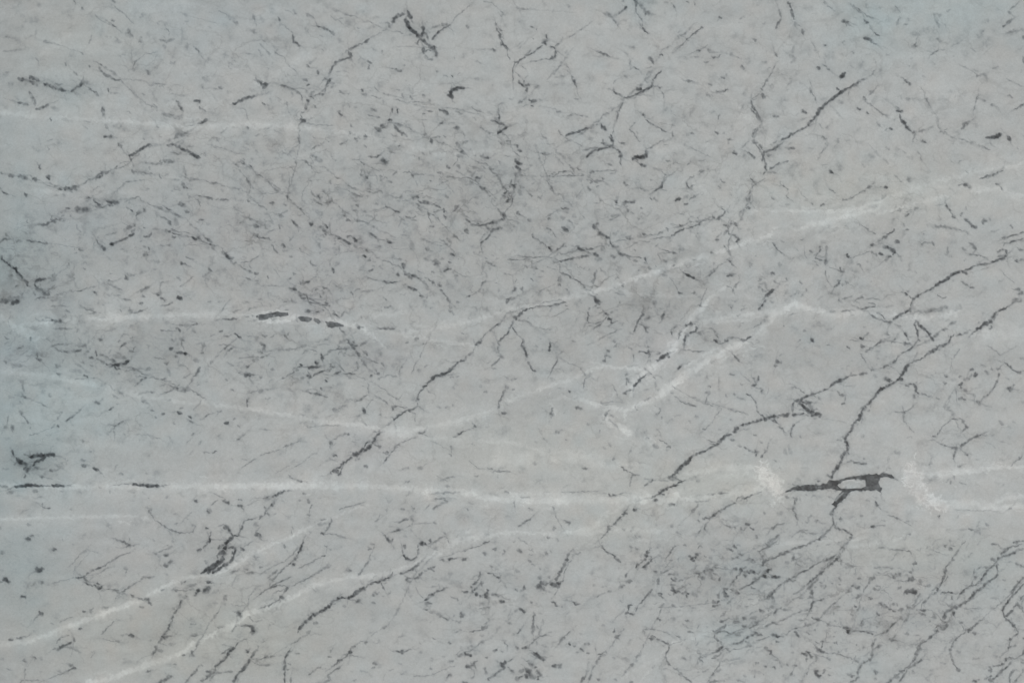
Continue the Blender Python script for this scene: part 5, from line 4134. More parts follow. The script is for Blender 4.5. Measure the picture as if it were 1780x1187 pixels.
8 56 1000 480 1022 478
7 52 990 465 1020 465
4 42 965 485 990 480
4 50 1020 375 1030 350
7 56 1022 370 1035 365
3 35 1028 345 1028 400
5 38 975 425 1015 430
4 28 1010 430 1020 395
6 42 880 455 895 460
8 45 905 450 925 435
5 45 890 440 920 445
4 35 870 440 900 450
5 35 790 385 800 390
3 35 800 390 890 395
8 15 780 390 880 395
4 28 800 440 860 450
3 28 740 395 790 385
6 32 920 530 935 525
3 25 900 480 960 490
8 32 1065 480 1075 490
4 30 1060 470 1075 510
6 32 1040 500 1060 510
7 35 1120 520 1140 515
5 28 1090 520 1120 525
5 35 780 260 830 250
6 38 890 270 930 270
3 35 930 270 1000 280
3 28 1000 280 1005 300
3 28 830 258 890 270
4 25 1140 265 1170 272
5 25 1115 305 1150 298
2 25 1170 280 1240 310
6 42 1235 240 1240 248
7 48 1275 265 1285 268
4 32 1275 240 1310 245
6 30 1265 200 1280 210
8 15 1270 215 1300 235
3 30 1380 210 1350 240
4 35 1350 240 1330 275
5 38 1335 265 1310 300
4 38 1310 300 1280 335
7 35 1280 340 1295 340
5 45 1270 350 1260 370
6 54 1255 370 1240 400
7 48 1240 400 1235 440
7 52 1232 440 1220 480
5 52 1220 480 1200 520
7 56 1180 530 1190 535
5 54 1195 525 1185 560
3 35 1185 560 1140 580
4 45 1140 575 1115 610
5 48 1115 610 1080 640
3 38 1080 640 1075 665
5 64 1210 570 1250 565
6 64 1240 565 1290 565
4 22 1300 565 1330 565
8 15 1370 310 1390 320
6 38 1045 680 1065 682
8 48 1070 680 1100 688
6 32 1065 700 1080 715
6 42 1085 715 1100 718
8 45 1155 730 1165 735
5 42 1160 710 1165 730
3 30 1140 735 1165 725
5 45 1550 228 1590 232
4 42 1590 232 1620 245
6 32 1625 255 1635 265
9 60 1715 218 1730 222
5 38 1740 215 1780 210
3 38 1780 230 1740 240
6 46 1650 265 1670 260
5 46 1650 270 1625 305
4 40 1640 300 1680 250 1750 240
5 52 1780 262 1735 272
6 56 1735 272 1700 295 1650 315
7 54 1650 315 1615 320
8 58 1615 320 1595 345
9 56 1595 350 1575 370
8 52 1560 335 1578 340
5 42 1580 370 1610 375
5 48 1590 370 1600 400 1605 430
5 50 1605 430 1580 460 1550 480
5 54 1550 480 1520 500 1500 520
7 56 1505 515 1495 525
8 42 1510 388 1545 388
3 35 1500 390 1460 400
4 54 1575 375 1540 400
7 60 1540 400 1520 430
7 60 1525 425 1500 460
6 60 1500 460 1475 495
9 44 1465 490 1490 500
4 54 1475 495 1440 515
6 56 1440 515 1400 520
6 56 1400 525 1370 545
6 56 1370 545 1340 575
3 40 1340 575 1325 610
5 42 1440 445 1430 480
4 40 1430 480 1420 510
3 28 1440 430 1470 390 1560 375
4 32 1430 440 1440 400
8 45 1435 450 1440 460
6 52 1470 545 1450 545
5 54 1490 525 1450 555
6 54 1450 555 1420 590
8 56 1420 590 1390 620
6 58 1390 620 1360 640
9 58 1370 630 1375 635
7 60 1360 640 1330 660
8 62 1330 660 1295 670
7 52 1290 670 1260 690
8 50 1250 690 1235 710
6 50 1240 710 1220 750
8 50 1240 720 1240 735
8 48 1290 690 1300 715
7 48 1300 700 1298 720
13 44 1215 790 1240 790
7 56 1190 785 1210 810
8 50 1205 815 1240 800 1250 780
5 42 1215 755 1250 770
6 50 1190 790 1200 800
8 48 1160 820 1190 830
3 45 1165 815 1190 790
5 50 1190 820 1160 850
6 52 1160 850 1120 885
4 48 1120 885 1070 915
5 52 1075 910 1060 930
11 62 1052 945 1062 950
7 54 1060 930 1045 975
8 54 1045 970 1030 1010
7 56 1030 1010 1025 1025
4 46 1080 1020 1040 1050
5 48 1080 1020 1010 1070 980 1080
5 52 1025 1030 980 1070
5 56 980 1070 930 1110
8 58 930 1105 945 1110
5 54 930 1115 880 1150
8 45 890 1140 910 1145
6 52 880 1150 835 1187
5 42 980 1090 950 1130 925 1175
5 35 950 1130 930 1160
7 35 1015 1095 1020 1105
5 20 1080 950 1110 950
5 20 1170 875 1190 870
3 35 1155 1000 1168 1005
3 38 1350 790 1370 820
2 38 1780 480 1700 560 1640 620
3 30 1640 620 1560 680
2 28 1560 680 1490 750
8 26 1550 670 1570 678
8 32 1690 560 1700 575
6 20 1560 600 1610 600
4 36 1490 750 1430 800
5 50 1430 800 1390 830
7 48 1380 828 1395 832
4 46 1380 838 1340 855
5 46 1345 852 1320 870
6 50 1320 870 1300 900
6 46 1300 900 1280 940
6 48 1280 940 1270 970
4 42 1272 970 1285 1020 1305 1070
4 40 1305 1060 1325 1090
9 42 1322 1095 1335 1100
8 20 1320 965 1335 970
9 40 1432 840 1442 845
7 40 1340 765 1350 768
5 40 1365 672 1400 678
7 18 1390 680 1400 710
3 22 1400 675 1480 670
8 15 1470 665 1490 680
5 22 1635 470 1650 475
4 22 1650 540 1660 550
7 24 1570 1000 1590 1008
4 22 1540 930 1560 940
4 18 1420 1020 1480 1015
7 42 1540 1078 1555 1085
7 44 1540 1100 1550 1105
3 45 1550 1080 1550 1110
5 45 1715 355 1750 370
6 42 1750 370 1780 388
5 56 1780 455 1740 500 1700 550
4 52 1780 500 1730 555 1690 600
5 62 1690 600 1650 650
6 64 1650 650 1632 695
4 55 1632 695 1660 750
5 52 1655 740 1700 780
8 60 1690 775 1710 790
6 60 1710 790 1730 815
5 54 1725 815 1740 840
4 58 1780 580 1750 620
7 60 1740 630 1735 640
6 54 1735 640 1770 680
5 52 1770 680 1780 710
4 54 1730 640 1710 680
5 54 1710 680 1655 730
5 28 1780 600 1760 650
8 10 1700 700 1770 740
5 52 1740 840 1700 880
6 50 1705 875 1680 895
4 50 1680 895 1678 935
7 54 1675 940 1690 935
6 35 1690 930 1730 925
3 22 1680 945 1610 1010
6 40 1775 880 1780 880
6 50 1780 960 1770 990
3 32 1780 980 1720 1020 1680 1020
5 54 1700 1010 1660 1015
6 60 1665 1015 1650 1040
6 58 1650 1045 1620 1060
4 45 1620 1060 1560 1070
6 50 1690 1040 1670 1065
5 52 1670 1065 1630 1100
6 52 1630 1100 1590 1140
6 50 1590 1140 1560 1165
9 45 1545 1165 1560 1170
8 40 1540 1155 1570 1175
8 48 1430 1170 1450 1172
4 45 1450 1170 1470 1160
4 45 1560 1130 1500 1160
8 28 1760 1020 1780 1030
5 46 1780 1090 1750 1130
5 44 1750 1130 1720 1180
5 46 1720 1085 1700 1110 1680 1150 1685 1187
4 28 1720 1085 1750 1100
5 42 1760 1040 1780 1050
3 28 1700 1180 1730 1187
8 18 1100 1150 1130 1170
3 22 1100 1150 1150 1120
4 22 1200 1040 1250 1050
"""
HAIR = """
34 862 40 872 70 890 105
38 895 125 908 140 918 160 926 180
30 860 205 880 240 903 275 898 310 890 345 878 375 850 400 835 420
26 1082 178 1072 205 1062 240
36 1305 188 1322 215 1310 240 1325 270 1332 295 1310 320 1302 352
28 1302 352 1290 375 1272 400 1266 430 1270 450
30 355 212 320 235 262 258 225 278 172 308 130 325
26 575 130 540 165 525 200 520 240 516 280 500 340
24 0 300 60 310 120 330 150 345
28 280 395 340 410 400 450 440 475
30 1240 375 1160 400 1100 415 1040 428 960 445 880 452
26 140 600 210 635 260 655 340 690
24 380 615 340 650 320 680
26 1260 1105 1320 1080 1400 1030 1450 965
26 420 280 500 345 560 400 640 440 740 490
22 560 290 620 330 700 345 760 380 800 420
22 640 200 740 235 850 290 880 330
20 700 300 820 310 880 365
20 560 330 600 370 680 410 760 420 850 450
18 240 300 330 310 420 330 480 390
22 150 350 240 345 330 385 380 440
20 440 140 520 155 600 160 700 175 800 190 870 215
18 940 230 1000 300 1080 330 1160 330
22 930 250 960 330 1020 380
20 1130 130 1080 180 1000 240 960 260
18 1180 60 1240 90 1330 110
20 1210 40 1150 90 1120 140
22 1600 150 1640 230 1720 260
18 1440 180 1500 240 1560 300
24 1530 590 1600 600 1660 560
18 1690 640 1640 700 1680 760
22 500 500 560 530 600 580 640 640
20 380 600 460 610 560 600 620 590
18 560 650 640 660 700 700
18 80 590 140 640 240 700
22 60 520 160 500 260 470
18 760 560 720 640 690 700
18 1120 640 1200 690 1300 720
24 1480 1020 1420 1080 1330 1110 1240 1140
24 1560 960 1500 1020 1480 1100
22 1230 990 1160 1040 1120 1120 1080 1180
24 960 880 1000 960 960 1040 930 1110
22 1340 940 1250 980 1180 1010
20 760 960 720 1000 680 1080 600 1140
20 900 1060 850 1110 780 1150
24 420 980 380 1060 330 1140
22 520 950 440 1030 400 1100
20 150 1000 240 970 300 950
26 1600 1030 1560 1100 1500 1140
24 1690 960 1640 1010 1580 1060
18 1020 600 1060 580 1100 560 1160 545
24 1480 530 1540 560 1600 540
18 40 60 140 90 220 140 300 150
16 380 20 450 60 520 130
16 560 10 640 40 700 60
20 1000 80 960 130 900 180
"""
LIGHT = """
9 40 0 195 90 205 200 210 320 220 400 218 520 224
11 42 290 222 340 221 430 216 520 222
8 34 510 222 560 226 620 233
7 22 600 230 640 236 760 268 840 262 920 268
6 25 0 195 90 205 200 208
13 62 0 552 30 572 60 590
9 62 30 572 60 560 120 556 190 553
24 70 192 548 206 556
11 60 206 552 280 550 330 548 372 546
10 58 372 546 440 548 520 551 570 556 610 564 640 570
11 66 600 562 630 570 652 588
7 22 640 574 700 573 760 570 830 556 880 542
8 44 700 578 760 570 830 556 880 540 940 528 985 518 1030 505
9 62 985 518 1030 508 1062 500 1090 490 1130 476 1165 464 1200 452
10 58 1200 452 1260 435 1300 420 1345 408
10 50 1380 400 1440 384 1490 372 1530 360
9 50 1440 390 1480 366 1520 352 1560 338
9 30 1380 400 1420 392 1470 370 1520 355
7 38 1520 372 1560 364 1600 352 1640 342
8 34 1560 338 1620 318 1690 300 1780 284
8 46 1700 330 1740 330 1780 342
10 34 1660 322 1700 325 1740 338 1780 346
6 40 1300 367 1360 366 1420 368 1470 368 1540 370
8 22 1500 372 1600 360
6 22 760 590 800 596 835 604
7 40 660 575 760 592 830 602
6 48 1062 502 1100 510 1140 514 1186 516
6 26 1186 516 1250 512 1320 518 1380 524
7 30 1290 500 1240 505 1210 512
10 76 1230 520 1222 535 1206 548 1196 560
8 60 1262 500 1240 512 1225 530
9 56 1215 562 1260 552 1300 547 1340 542 1370 530
12 80 1206 548 1196 560 1184 582 1172 600
22 80 1182 580 1172 596 1166 606
18 82 1172 600 1160 616 1145 630
15 78 1145 630 1130 642 1118 652
8 66 1118 650 1105 662 1090 676 1082 690
7 60 1210 565 1196 585 1186 600
14 80 1385 528 1350 545 1335 560 1322 575
18 74 1330 572 1300 590 1280 602
15 74 1300 592 1260 612 1240 622
13 80 1240 620 1218 634 1208 646
14 80 1200 645 1180 660 1160 676 1140 692
12 78 1140 692 1120 700 1100 708
9 66 1095 700 1088 718 1084 732
11 72 1060 702 1050 722 1062 738
14 76 1060 738 1080 742 1095 754
6 42 1095 750 1120 758 1140 768
10 62 1000 690 1040 704 1080 712
12 66 1385 530 1420 540 1450 548 1480 545
7 34 1440 540 1480 534 1520 536 1560 540
7 40 1470 548 1520 545 1560 548
12 62 1560 550 1600 552 1640 550 1665 540
7 60 1120 640 1080 640 1048 636 1024 644
7 52 1024 644 1000 658 960 670 930 678
6 40 930 680 900 690 860 712 820 722 760 738 700 750
7 30 1020 700 980 690 950 700
10 40 0 646 60 650 140 664 200 675
9 32 140 664 250 690 340 702
8 38 340 700 400 706 440 712 500 722
9 46 500 722 560 732 620 738 660 745
24 48 670 750 716 752
9 34 716 750 760 740 830 725 850 716
8 26 720 758 800 764 870 768
8 28 870 765 940 782 1000 785 1060 798 1130 812
26 26 860 800 980 790 1100 812
11 56 0 843 120 846 250 845 330 846
7 30 110 842 180 840 240 838
14 66 280 845 400 845 480 844 570 845
16 64 480 846 560 843 640 845
12 54 640 845 700 848 740 852 830 858
7 40 735 850 745 862
11 56 820 850 832 862
14 62 830 864 880 868 950 870 1020 868
9 40 880 860 960 858 1060 862 1120 856
18 58 940 868 1020 868 1090 868
16 58 1098 862 1130 866
9 50 1110 850 1130 862 1150 876
12 52 1130 868 1200 868 1280 856 1330 850
6 40 1050 862 1120 860 1180 870
8 34 1300 856 1340 854 1370 852
12 36 1190 825 1260 812 1310 812
8 28 1240 830 1300 825 1320 830
14 68 1600 826 1650 822 1700 816
9 66 1640 822 1700 815 1740 812 1780 812
20 44 1640 880 1700 872 1720 880
12 62 1690 872 1710 884 1740 884 1780 878
9 50 1720 880 1745 866 1780 862
6 42 0 903 60 900 140 898 220 897 262 900
5 60 205 906 226 912
14 44 0 1120 60 1110 110 1095
10 66 40 1118 90 1100 140 1080
12 72 110 1092 160 1072 215 1054 250 1040
10 70 250 1040 275 1026 300 1010 330 1002
8 62 330 1004 370 1000 400 985 430 968 460 952
7 56 460 952 490 940 520 926 540 915
6 30 540 915 600 890 640 875
12 70 150 1187 190 1180 230 1165 270 1150
10 70 270 1150 310 1138 335 1118 365 1105
12 74 365 1105 400 1090 430 1065 455 1060
9 60 455 1060 500 1042 540 1020 580 1008
9 48 580 1008 610 1000 640 1003 690 990
10 56 610 1002 660 1000
7 46 690 990 730 975 770 960
10 58 755 962 790 942 820 934 850 930
8 48 850 930 890 925 950 928 1000 922
9 36 950 928 1030 918 1045 900 1060 885
6 36 1045 905 1080 880 1110 868
10 28 1000 930 1060 920 1150 925
7 26 1350 945 1450 940 1550 934
6 46 1552 940 1580 928 1590 924
6 26 1480 950 1540 942
7 32 1280 1082 1240 1096 1210 1108 1165 1118
6 26 1165 1118 1140 1150 1110 1187
8 26 1130 1150 1080 1175
7 34 1185 318 1200 312 1210 326
7 22 470 132 520 108
14 22 440 150 500 118 540 96
10 22 1240 345 1260 365
14 22 1730 560 1780 575
20 26 1690 580 1780 585
12 22 1540 700 1500 690
12 22 1460 640 1380 645 1300 640
8 20 1250 640 1330 610 1420 600
9 40 1250 540 1240 560
8 34 640 552 720 540
9 30 60 330 130 335
12 24 290 180 360 190
14 22 40 120 120 60
6 46 954 700 968 712 962 724
10 22 1160 130 1260 160 1340 250
6 40 1290 1050 1330 1040
8 24 1100 940 1160 935
8 18 1300 700 1420 720
P 18 60 1324 812 1330 835
P 24 74 1330 835 1345 852
P 10 66 1318 828 1360 858
P 12 60 1340 838 1350 862
P 16 66 1582 812 1586 838
P 20 68 1588 840 1605 862
P 14 66 1600 858 1622 880
P 16 60 1612 866 1640 882
P 9 58 1575 832 1600 826
12 78 196 550 206 555
10 60 276 550 284 553
14 70 50 574 66 590
12 76 30 566 44 574
10 60 100 556 112 558
8 80 732 855 738 860
8 84 824 854 829 862
10 70 888 858 900 868
9 66 955 864 966 870
12 70 1050 862 1062 868
14 80 1108 860 1122 872
12 72 1170 858 1180 862
9 70 640 575 652 590
12 60 1376 524 1392 534
12 70 1550 546 1560 549
10 74 1655 540 1664 546
8 60 1480 540 1500 545
12 66 1690 330 1706 334
11 70 30 568 80 560 130 556
6 60 1235 560 1300 556 1370 536
7 60 1165 612 1140 634 1112 660 1096 690
6 66 1250 604 1215 622 1190 640
6 55 1330 600 1290 610 1250 628
11 92 1232 518 1222 534 1206 548 1196 562 1184 582 1172 602 1158 618 1142 632 1124 646 1106 664 1090 680
8 88 1200 556 1190 578 1176 592 1162 606
7 86 1178 604 1160 622 1140 640 1118 656
5 80 1458 838 1478 835 1498 838
4 70 1465 845 1485 846
7 84 446 557 470 560 505 556
5 70 455 543 480 540 500 544
8 90 740 851 743 862
8 90 822 853 828 862
"""

rng = np.random.default_rng(7)
rnd = random.Random(11)
STEP = 1.1
PAD = 40                                  # cells kept round the traced area while drawing
NX, NY = int(1780 / STEP) + 2, int(1187 / STEP) + 2
GX, GY = NX + 2 * PAD, NY + 2 * PAD
dark = np.zeros((GY, GX), np.float32)
light = np.zeros((GY, GX), np.float32)
pink = np.zeros((GY, GX), np.float32)


def smooth_noise(n, wl):
    """one-dimensional value noise, -1..1, with about wl samples per swing"""
    k = max(2, int(n / wl) + 3)
    v = rng.uniform(-1, 1, k)
    t = np.linspace(0, k - 1.001, n)
    i = t.astype(int)
    f = t - i
    f = f * f * (3 - 2 * f)
    return v[i] * (1 - f) + v[i + 1] * f


def noise2(ny, nx, wl, seed):
    """two-dimensional value noise, about -1..1, cubic between random nodes wl cells apart"""
    r = np.random.default_rng(seed)
    wly, wlx = wl if isinstance(wl, tuple) else (wl, wl)
    ky, kx = int(ny / wly) + 4, int(nx / wlx) + 4
    v = r.normal(0, 0.6, (ky, kx))

    def up(a, n, w):
        t = np.arange(n) / w
        i = t.astype(int) + 1
        f = (t - t.astype(int))[:, None]
        p0, p1, p2, p3 = a[i - 1], a[i], a[i + 1], a[np.minimum(i + 2, len(a) - 1)]
        return p1 + 0.5 * f * (p2 - p0 + f * (2 * p0 - 5 * p1 + 4 * p2 - p3 + f * (3 * (p1 - p2) + p3 - p0)))
    return up(up(v, ny, wly).T, nx, wlx).T.astype(np.float32)


def stamp(buf, x, y, h, a, soft):
    """one dab of colour: half-width h, amount a, in cells"""
    r = h * 2.2 + 1.5
    x0, x1, y0, y1 = int(x - r), int(x + r) + 2, int(y - r), int(y + r) + 2
    if x0 < 0 or y0 < 0 or x1 > GX or y1 > GY:
        return
    xs = np.arange(x0, x1) - x
    ys = (np.arange(y0, y1) - y)[:, None]
    d2 = (xs * xs + ys * ys) / (h * h)
    p = a * np.exp(-0.75 * d2 ** soft)
    b = buf[y0:y1, x0:x1]
    np.maximum(b, p, out=b)


def stroke(buf, pts, w, d, soft=1.3, wobble=1.0, vary=0.22, taper=True):
    """a hand-traced line in millimetres, drawn with uneven width, depth and course"""
    P = np.array(pts, float) / STEP + PAD
    seg = np.hypot(*np.diff(P, axis=0).T)
    L = seg.sum()
    if L < 0.01:
        P = P[:1]
        stamp(buf, P[0, 0], P[0, 1], w / 2 / STEP, d, soft)
        return
    h = max(0.62, w / 2 / STEP)
    n = max(3, int(L / max(0.45, h * 0.4)) + 1)
    s = np.concatenate([[0], np.cumsum(seg)])
    t = np.linspace(0, L, n)
    X, Y = np.interp(t, s, P[:, 0]), np.interp(t, s, P[:, 1])
    if n > 8 and len(P) > 2:              # round the corners of the traced line a little
        k = np.ones(5) / 5
        X[2:-2], Y[2:-2] = np.convolve(X, k, 'valid'), np.convolve(Y, k, 'valid')
    cells = L / n
    a = min(1.2, 0.35 + 0.22 * h) * wobble
    X += smooth_noise(n, 4.5 / cells) * a * 0.7
    Y += smooth_noise(n, 4.5 / cells) * a * 0.7
    hh = h * (1 + (0.15 if L > 16 else 0.30) * smooth_noise(n, 4 / cells))
    aa = d * (1 + vary * smooth_noise(n, 5 / cells) + 0.12 * smooth_noise(n, 2 / cells))
    if taper and L > 6:
        e = np.minimum(1, np.minimum(t, L - t) / 3.5 + 0.35)
        hh *= e ** 0.6
        aa *= e ** 0.4
    for i in range(n):
        stamp(buf, X[i], Y[i], hh[i], aa[i], soft)


def outline(buf, pts, d):
    """fill a polygon given in millimetres, edges smoothed over one cell"""
    P = np.array(pts) / STEP + PAD
    x0, y0 = np.floor(P.min(0)).astype(int) - 2
    x1, y1 = np.ceil(P.max(0)).astype(int) + 3
    S = 4
    gx, gy = np.meshgrid(np.arange((x1 - x0) * S) / S + x0 - .5 + .5 / S, np.arange((y1 - y0) * S) / S + y0 - .5 + .5 / S)
    inside = np.zeros(gx.shape, bool)
    for (ax_, ay_), (bx_, by_) in zip(P, np.roll(P, -1, 0)):
        if ay_ != by_:
            inside ^= ((ay_ > gy) != (by_ > gy)) & (gx < (bx_ - ax_) * (gy - ay_) / (by_ - ay_) + ax_)
    c = inside.reshape(y1 - y0, S, x1 - x0, S).mean((1, 3)) * d
    b = buf[y0:y1, x0:x1]
    np.maximum(b, c, out=b)


solid, hole = np.zeros_like(dark), np.zeros_like(dark)
ox = oy = 0
fine = np.zeros_like(dark)
for line in DARK.strip().splitlines():
    if line[0] == '#':
        continue
    f = line.split()
    if f[0] == '@':
        ox, oy = int(f[1]), int(f[2])
        continue
    if f[0] in 'GH':                      # a crystal (or a hole in it) with its own outline
        v = [float(q) for q in f[1:]]
        outline(solid if f[0] == 'G' else hole,
                [(ox + v[i] / 3.9556, oy + v[i + 1] / 3.9556) for i in range(1, len(v), 2)], v[0] / 100)
        continue
    v = [float(q) for q in f]
    pts = [(ox + v[i] / 3.9556, oy + v[i + 1] / 3.9556) for i in range(2, len(v), 2)]
    w, d = v[0] * WIDTH, (v[1] / 100) ** 1.05 * 0.90
    span = abs(v[2] - v[-2]) + abs(v[3] - v[-1])
    if span < 60:
        w *= 0.82
        d *= 0.9
    stroke(dark, pts, w, d, 2.2 if w > 5 else 1.6)
    if d > 0.14:                          # the ragged grey fringe and the wider bloom of a vein
        stroke(fine, pts, w * 1.7 + 2, 0.13 * d, 1.0, 2.2, 0.6)
    if d > 0.3:
        stroke(fine, pts, w + 11, 0.08 * d, 0.8, 0.3, 0.3)
    if span > 30 and d > .1 and len(pts) > 1:       # hair-thin ends that run on and fade
        for (qx, qy), (rx, ry) in ((pts[0], pts[1]), (pts[-1], pts[-2])):
            if rnd.random() < .45:
                a = math.atan2(qy - ry, qx - rx) + rnd.gauss(0, .35)
                ln = rnd.uniform(5, 16)
                ex, ey = qx + math.cos(a) * ln, qy + math.sin(a) * ln
                a += rnd.gauss(0, .4)
                stroke(dark, [(qx, qy), (ex, ey)], 2.6, d * .36, 1.1)
                stroke(dark, [(ex, ey), (ex + math.cos(a) * ln * .8, ey + math.sin(a) * ln * .8)], 2.0, d * .2, 1.1)

for line in HAIR.strip().splitlines():    # hair veins that string the flecks together (mm)
    v = [float(q) for q in line.split()]
    pts = [(v[i], v[i + 1]) for i in range(1, len(v), 2)]
    dense = [pts[0]]
    for a, b in zip(pts, pts[1:]):
        n = max(1, int(math.dist(a, b) / 9))
        for i in range(1, n + 1):
            dense.append((a[0] + (b[0] - a[0]) * i / n + rnd.gauss(0, 1.5), a[1] + (b[1] - a[1]) * i / n + rnd.gauss(0, 1.5)))
    for i in range(0, len(dense) - 1, 2):
        if rnd.random() < .88:
            q = v[0] / 100 * rnd.uniform(.5, 1.35)
            stroke(dark, dense[i:i + 3], rnd.uniform(1.8, 3.4), q, 1.2, 1.2, .4)
            if rnd.random() < .3:
                stroke(dark, dense[i:i + 2], 4.5, q * 1.3, 1.3)

for line in LIGHT.strip().splitlines():
    f = line.split()
    warm = f[0] == 'P'
    v = [float(q) for q in f[1 if warm else 0:]]
    pts = [(v[i], v[i + 1]) for i in range(2, len(v), 2)]
    k = .38 if warm else 1
    stroke(light, pts, v[0] * .85, v[1] / 100 * 1.0 * k, 1.8, 1.2, 0.2)
    stroke(light, pts, v[0] * 1.7, v[1] / 100 * 0.36 * k, 1.0, 2.5, 0.5)
    stroke(light, pts, v[0] * 3.8, v[1] / 100 * 0.24 * k, 0.8, 1.5, 0.3)
    if warm:
        stroke(pink, pts, v[0] * 1.3, 1.0, 1.2)
        for _ in range(60):               # crumbly sugar-like grains
            (qx, qy), (rx, ry) = pts[0], pts[-1]
            t = rnd.random()
            x, y = qx + (rx - qx) * t + rnd.gauss(0, v[0] * .42), qy + (ry - qy) * t + rnd.gauss(0, v[0] * .42)
            a = rnd.uniform(-1.6, 1.0)
            stroke(light, [(x, y), (x + math.cos(a) * 6, y + math.sin(a) * 6)], rnd.uniform(1.5, 4), rnd.uniform(.4, .95), 1.3)
    elif v[1] > 30:                       # feathery threads running beside a white streak
        for _ in range(int(sum(math.dist(a, b) for a, b in zip(pts, pts[1:])) / 16)):
            i = rnd.randrange(len(pts) - 1)
            (qx, qy), (rx, ry) = pts[i], pts[i + 1]
            t, off = rnd.random(), rnd.gauss(0, v[0] * .7)
            a = math.atan2(ry - qy, rx - qx) + rnd.gauss(0, .16)
            ln = rnd.uniform(8, 34)
            x, y = qx + (rx - qx) * t - math.sin(a) * off, qy + (ry - qy) * t + math.cos(a) * off
            stroke(light, [(x, y), (x + math.cos(a) * ln, y + math.sin(a) * ln)], rnd.uniform(1.5, 4),
                   v[1] / 100 * rnd.uniform(.3, .85), 1.1)

# faint flecks nobody would trace: where they crowd and which way they lean changes across the slab
CROWD = [(620, 400, 230, 1.0), (300, 330, 160, .7), (180, 620, 190, .8), (560, 640, 140, .8), (900, 330, 170, .9),
         (1010, 450, 170, .9), (1250, 1010, 190, 1.1), (1500, 1040, 170, 1.1), (1550, 420, 120, .7),
         (1650, 650, 120, .7), (880, 1060, 130, .7), (420, 1040, 150, .6), (1130, 560, 120, .6), (600, 180, 200, .6),
         (250, 110, 220, .5), (1250, 130, 260, .4), (1600, 130, 200, .45), (1230, 300, 160, .6), (800, 900, 160, .4),
         (1330, 560, 160, .5), (60, 480, 120, .6), (1700, 1080, 130, .5)]
placed = 0
while placed < 4000:
    x, y = rnd.uniform(-30, 1810), rnd.uniform(-30, 1215)
    dens = 0.10 + sum(a * math.exp(-((x - cx) ** 2 + (y - cy) ** 2) / (r * r)) for cx, cy, r, a in CROWD)
    if rnd.random() > dens / 1.5:
        continue
    placed += 1
    lean = 30 if y < 560 and x < 1000 else -35
    if 560 <= y < 760 and x < 500:
        lean = -30
    ang = R(lean + rnd.gauss(0, 38))
    ln = rnd.choice((2, 3, 5, 8, 12, 20)) * rnd.uniform(.6, 1.3)
    dx, dy = math.cos(ang) * ln, math.sin(ang) * ln
    bend = rnd.gauss(0, .22)
    d = min(.30, max(.04, rnd.expovariate(11))) * (0.55 + 0.5 * min(1.2, dens))
    if ln > 9:
        d *= .7
    stroke(dark, [(x, y), (x + dx / 2 - dy * bend, y + dy / 2 + dx * bend), (x + dx, y + dy)],
           rnd.uniform(1.4, 3.2), d, 1.2)

for _ in range(5200):                     # soft smoky smudges, thickest where flecks crowd
    x, y = rnd.uniform(-30, 1810), rnd.uniform(-30, 1215)
    dens = 0.15 + sum(a * math.exp(-((x - cx) ** 2 + (y - cy) ** 2) / (r * r)) for cx, cy, r, a in CROWD)
    if rnd.random() > dens / 1.5:
        continue
    a = R((30 if y < 560 and x < 1000 else -32) + rnd.gauss(0, 40))
    ln = rnd.uniform(3, 22)
    stroke(fine, [(x, y), (x + math.cos(a) * ln, y + math.sin(a) * ln)], rnd.uniform(4, 11), rnd.uniform(.03, .11), 0.9, 2.5, .5)

# ragged edges: pull every cell from a slightly wandering neighbour
jx = noise2(GY, GX, 3.0, 1) * 0.85 + noise2(GY, GX, 9, 2) * 0.6
jy = noise2(GY, GX, 3.0, 3) * 0.85 + noise2(GY, GX, 9, 4) * 0.6
yy, xx = np.mgrid[0:GY, 0:GX].astype(np.float32)


def pull(b, k=1.0):
    sx = np.clip(xx + jx * k, 0, GX - 1.01)
    sy = np.clip(yy + jy * k, 0, GY - 1.01)
    ix, iy = sx.astype(int), sy.astype(int)
    fx, fy = sx - ix, sy - iy
    return ((b[iy, ix] * (1 - fx) + b[iy, ix + 1] * fx) * (1 - fy)
            + (b[iy + 1, ix] * (1 - fx) + b[iy + 1, ix + 1] * fx) * fy)


dark = np.maximum(dark * (1 - pull(hole, .5)), 0)
dark, solid = pull(dark), pull(solid, .8) * (1 - hole)
worn = np.clip(.92 + .50 * noise2(GY, GX, 3.3, 50) + .25 * noise2(GY, GX, 8, 51), .4, 1.2)
strong = np.clip((dark - .38) / .18, 0, 1)
dark *= worn * (1 - strong) + (0.35 * worn + .65) * strong      # middling marks are broken up most
dark = np.maximum(dark, solid)
fine, light, pink = pull(fine, 2), pull(light, 2.0), pull(pink, 3)
dark *= 1 + 0.13 * noise2(GY, GX, 2.4, 5) + 0.20 * noise2(GY, GX, 6, 6)
fine *= 1 + 0.5 * noise2(GY, GX, 3, 15) + 0.3 * noise2(GY, GX, 7, 16)
light *= 1 + 0.28 * noise2(GY, GX, 13, 7) + 0.10 * noise2(GY, GX, 4, 8)
dark = np.clip(dark + fine, 0, .92)
light = np.clip(light, 0, 1)

# cloudy patches of tint and tone: x, y, rx, ry (mm), amount
mx, my = (xx - PAD) * STEP, (yy - PAD) * STEP


def clouds(rows):
    b = np.zeros((GY, GX), np.float32)
    for cx, cy, rx, ry, a in rows:
        b += a * np.exp(-(((mx - cx) / rx) ** 2 + ((my - cy) / ry) ** 2))
    return b


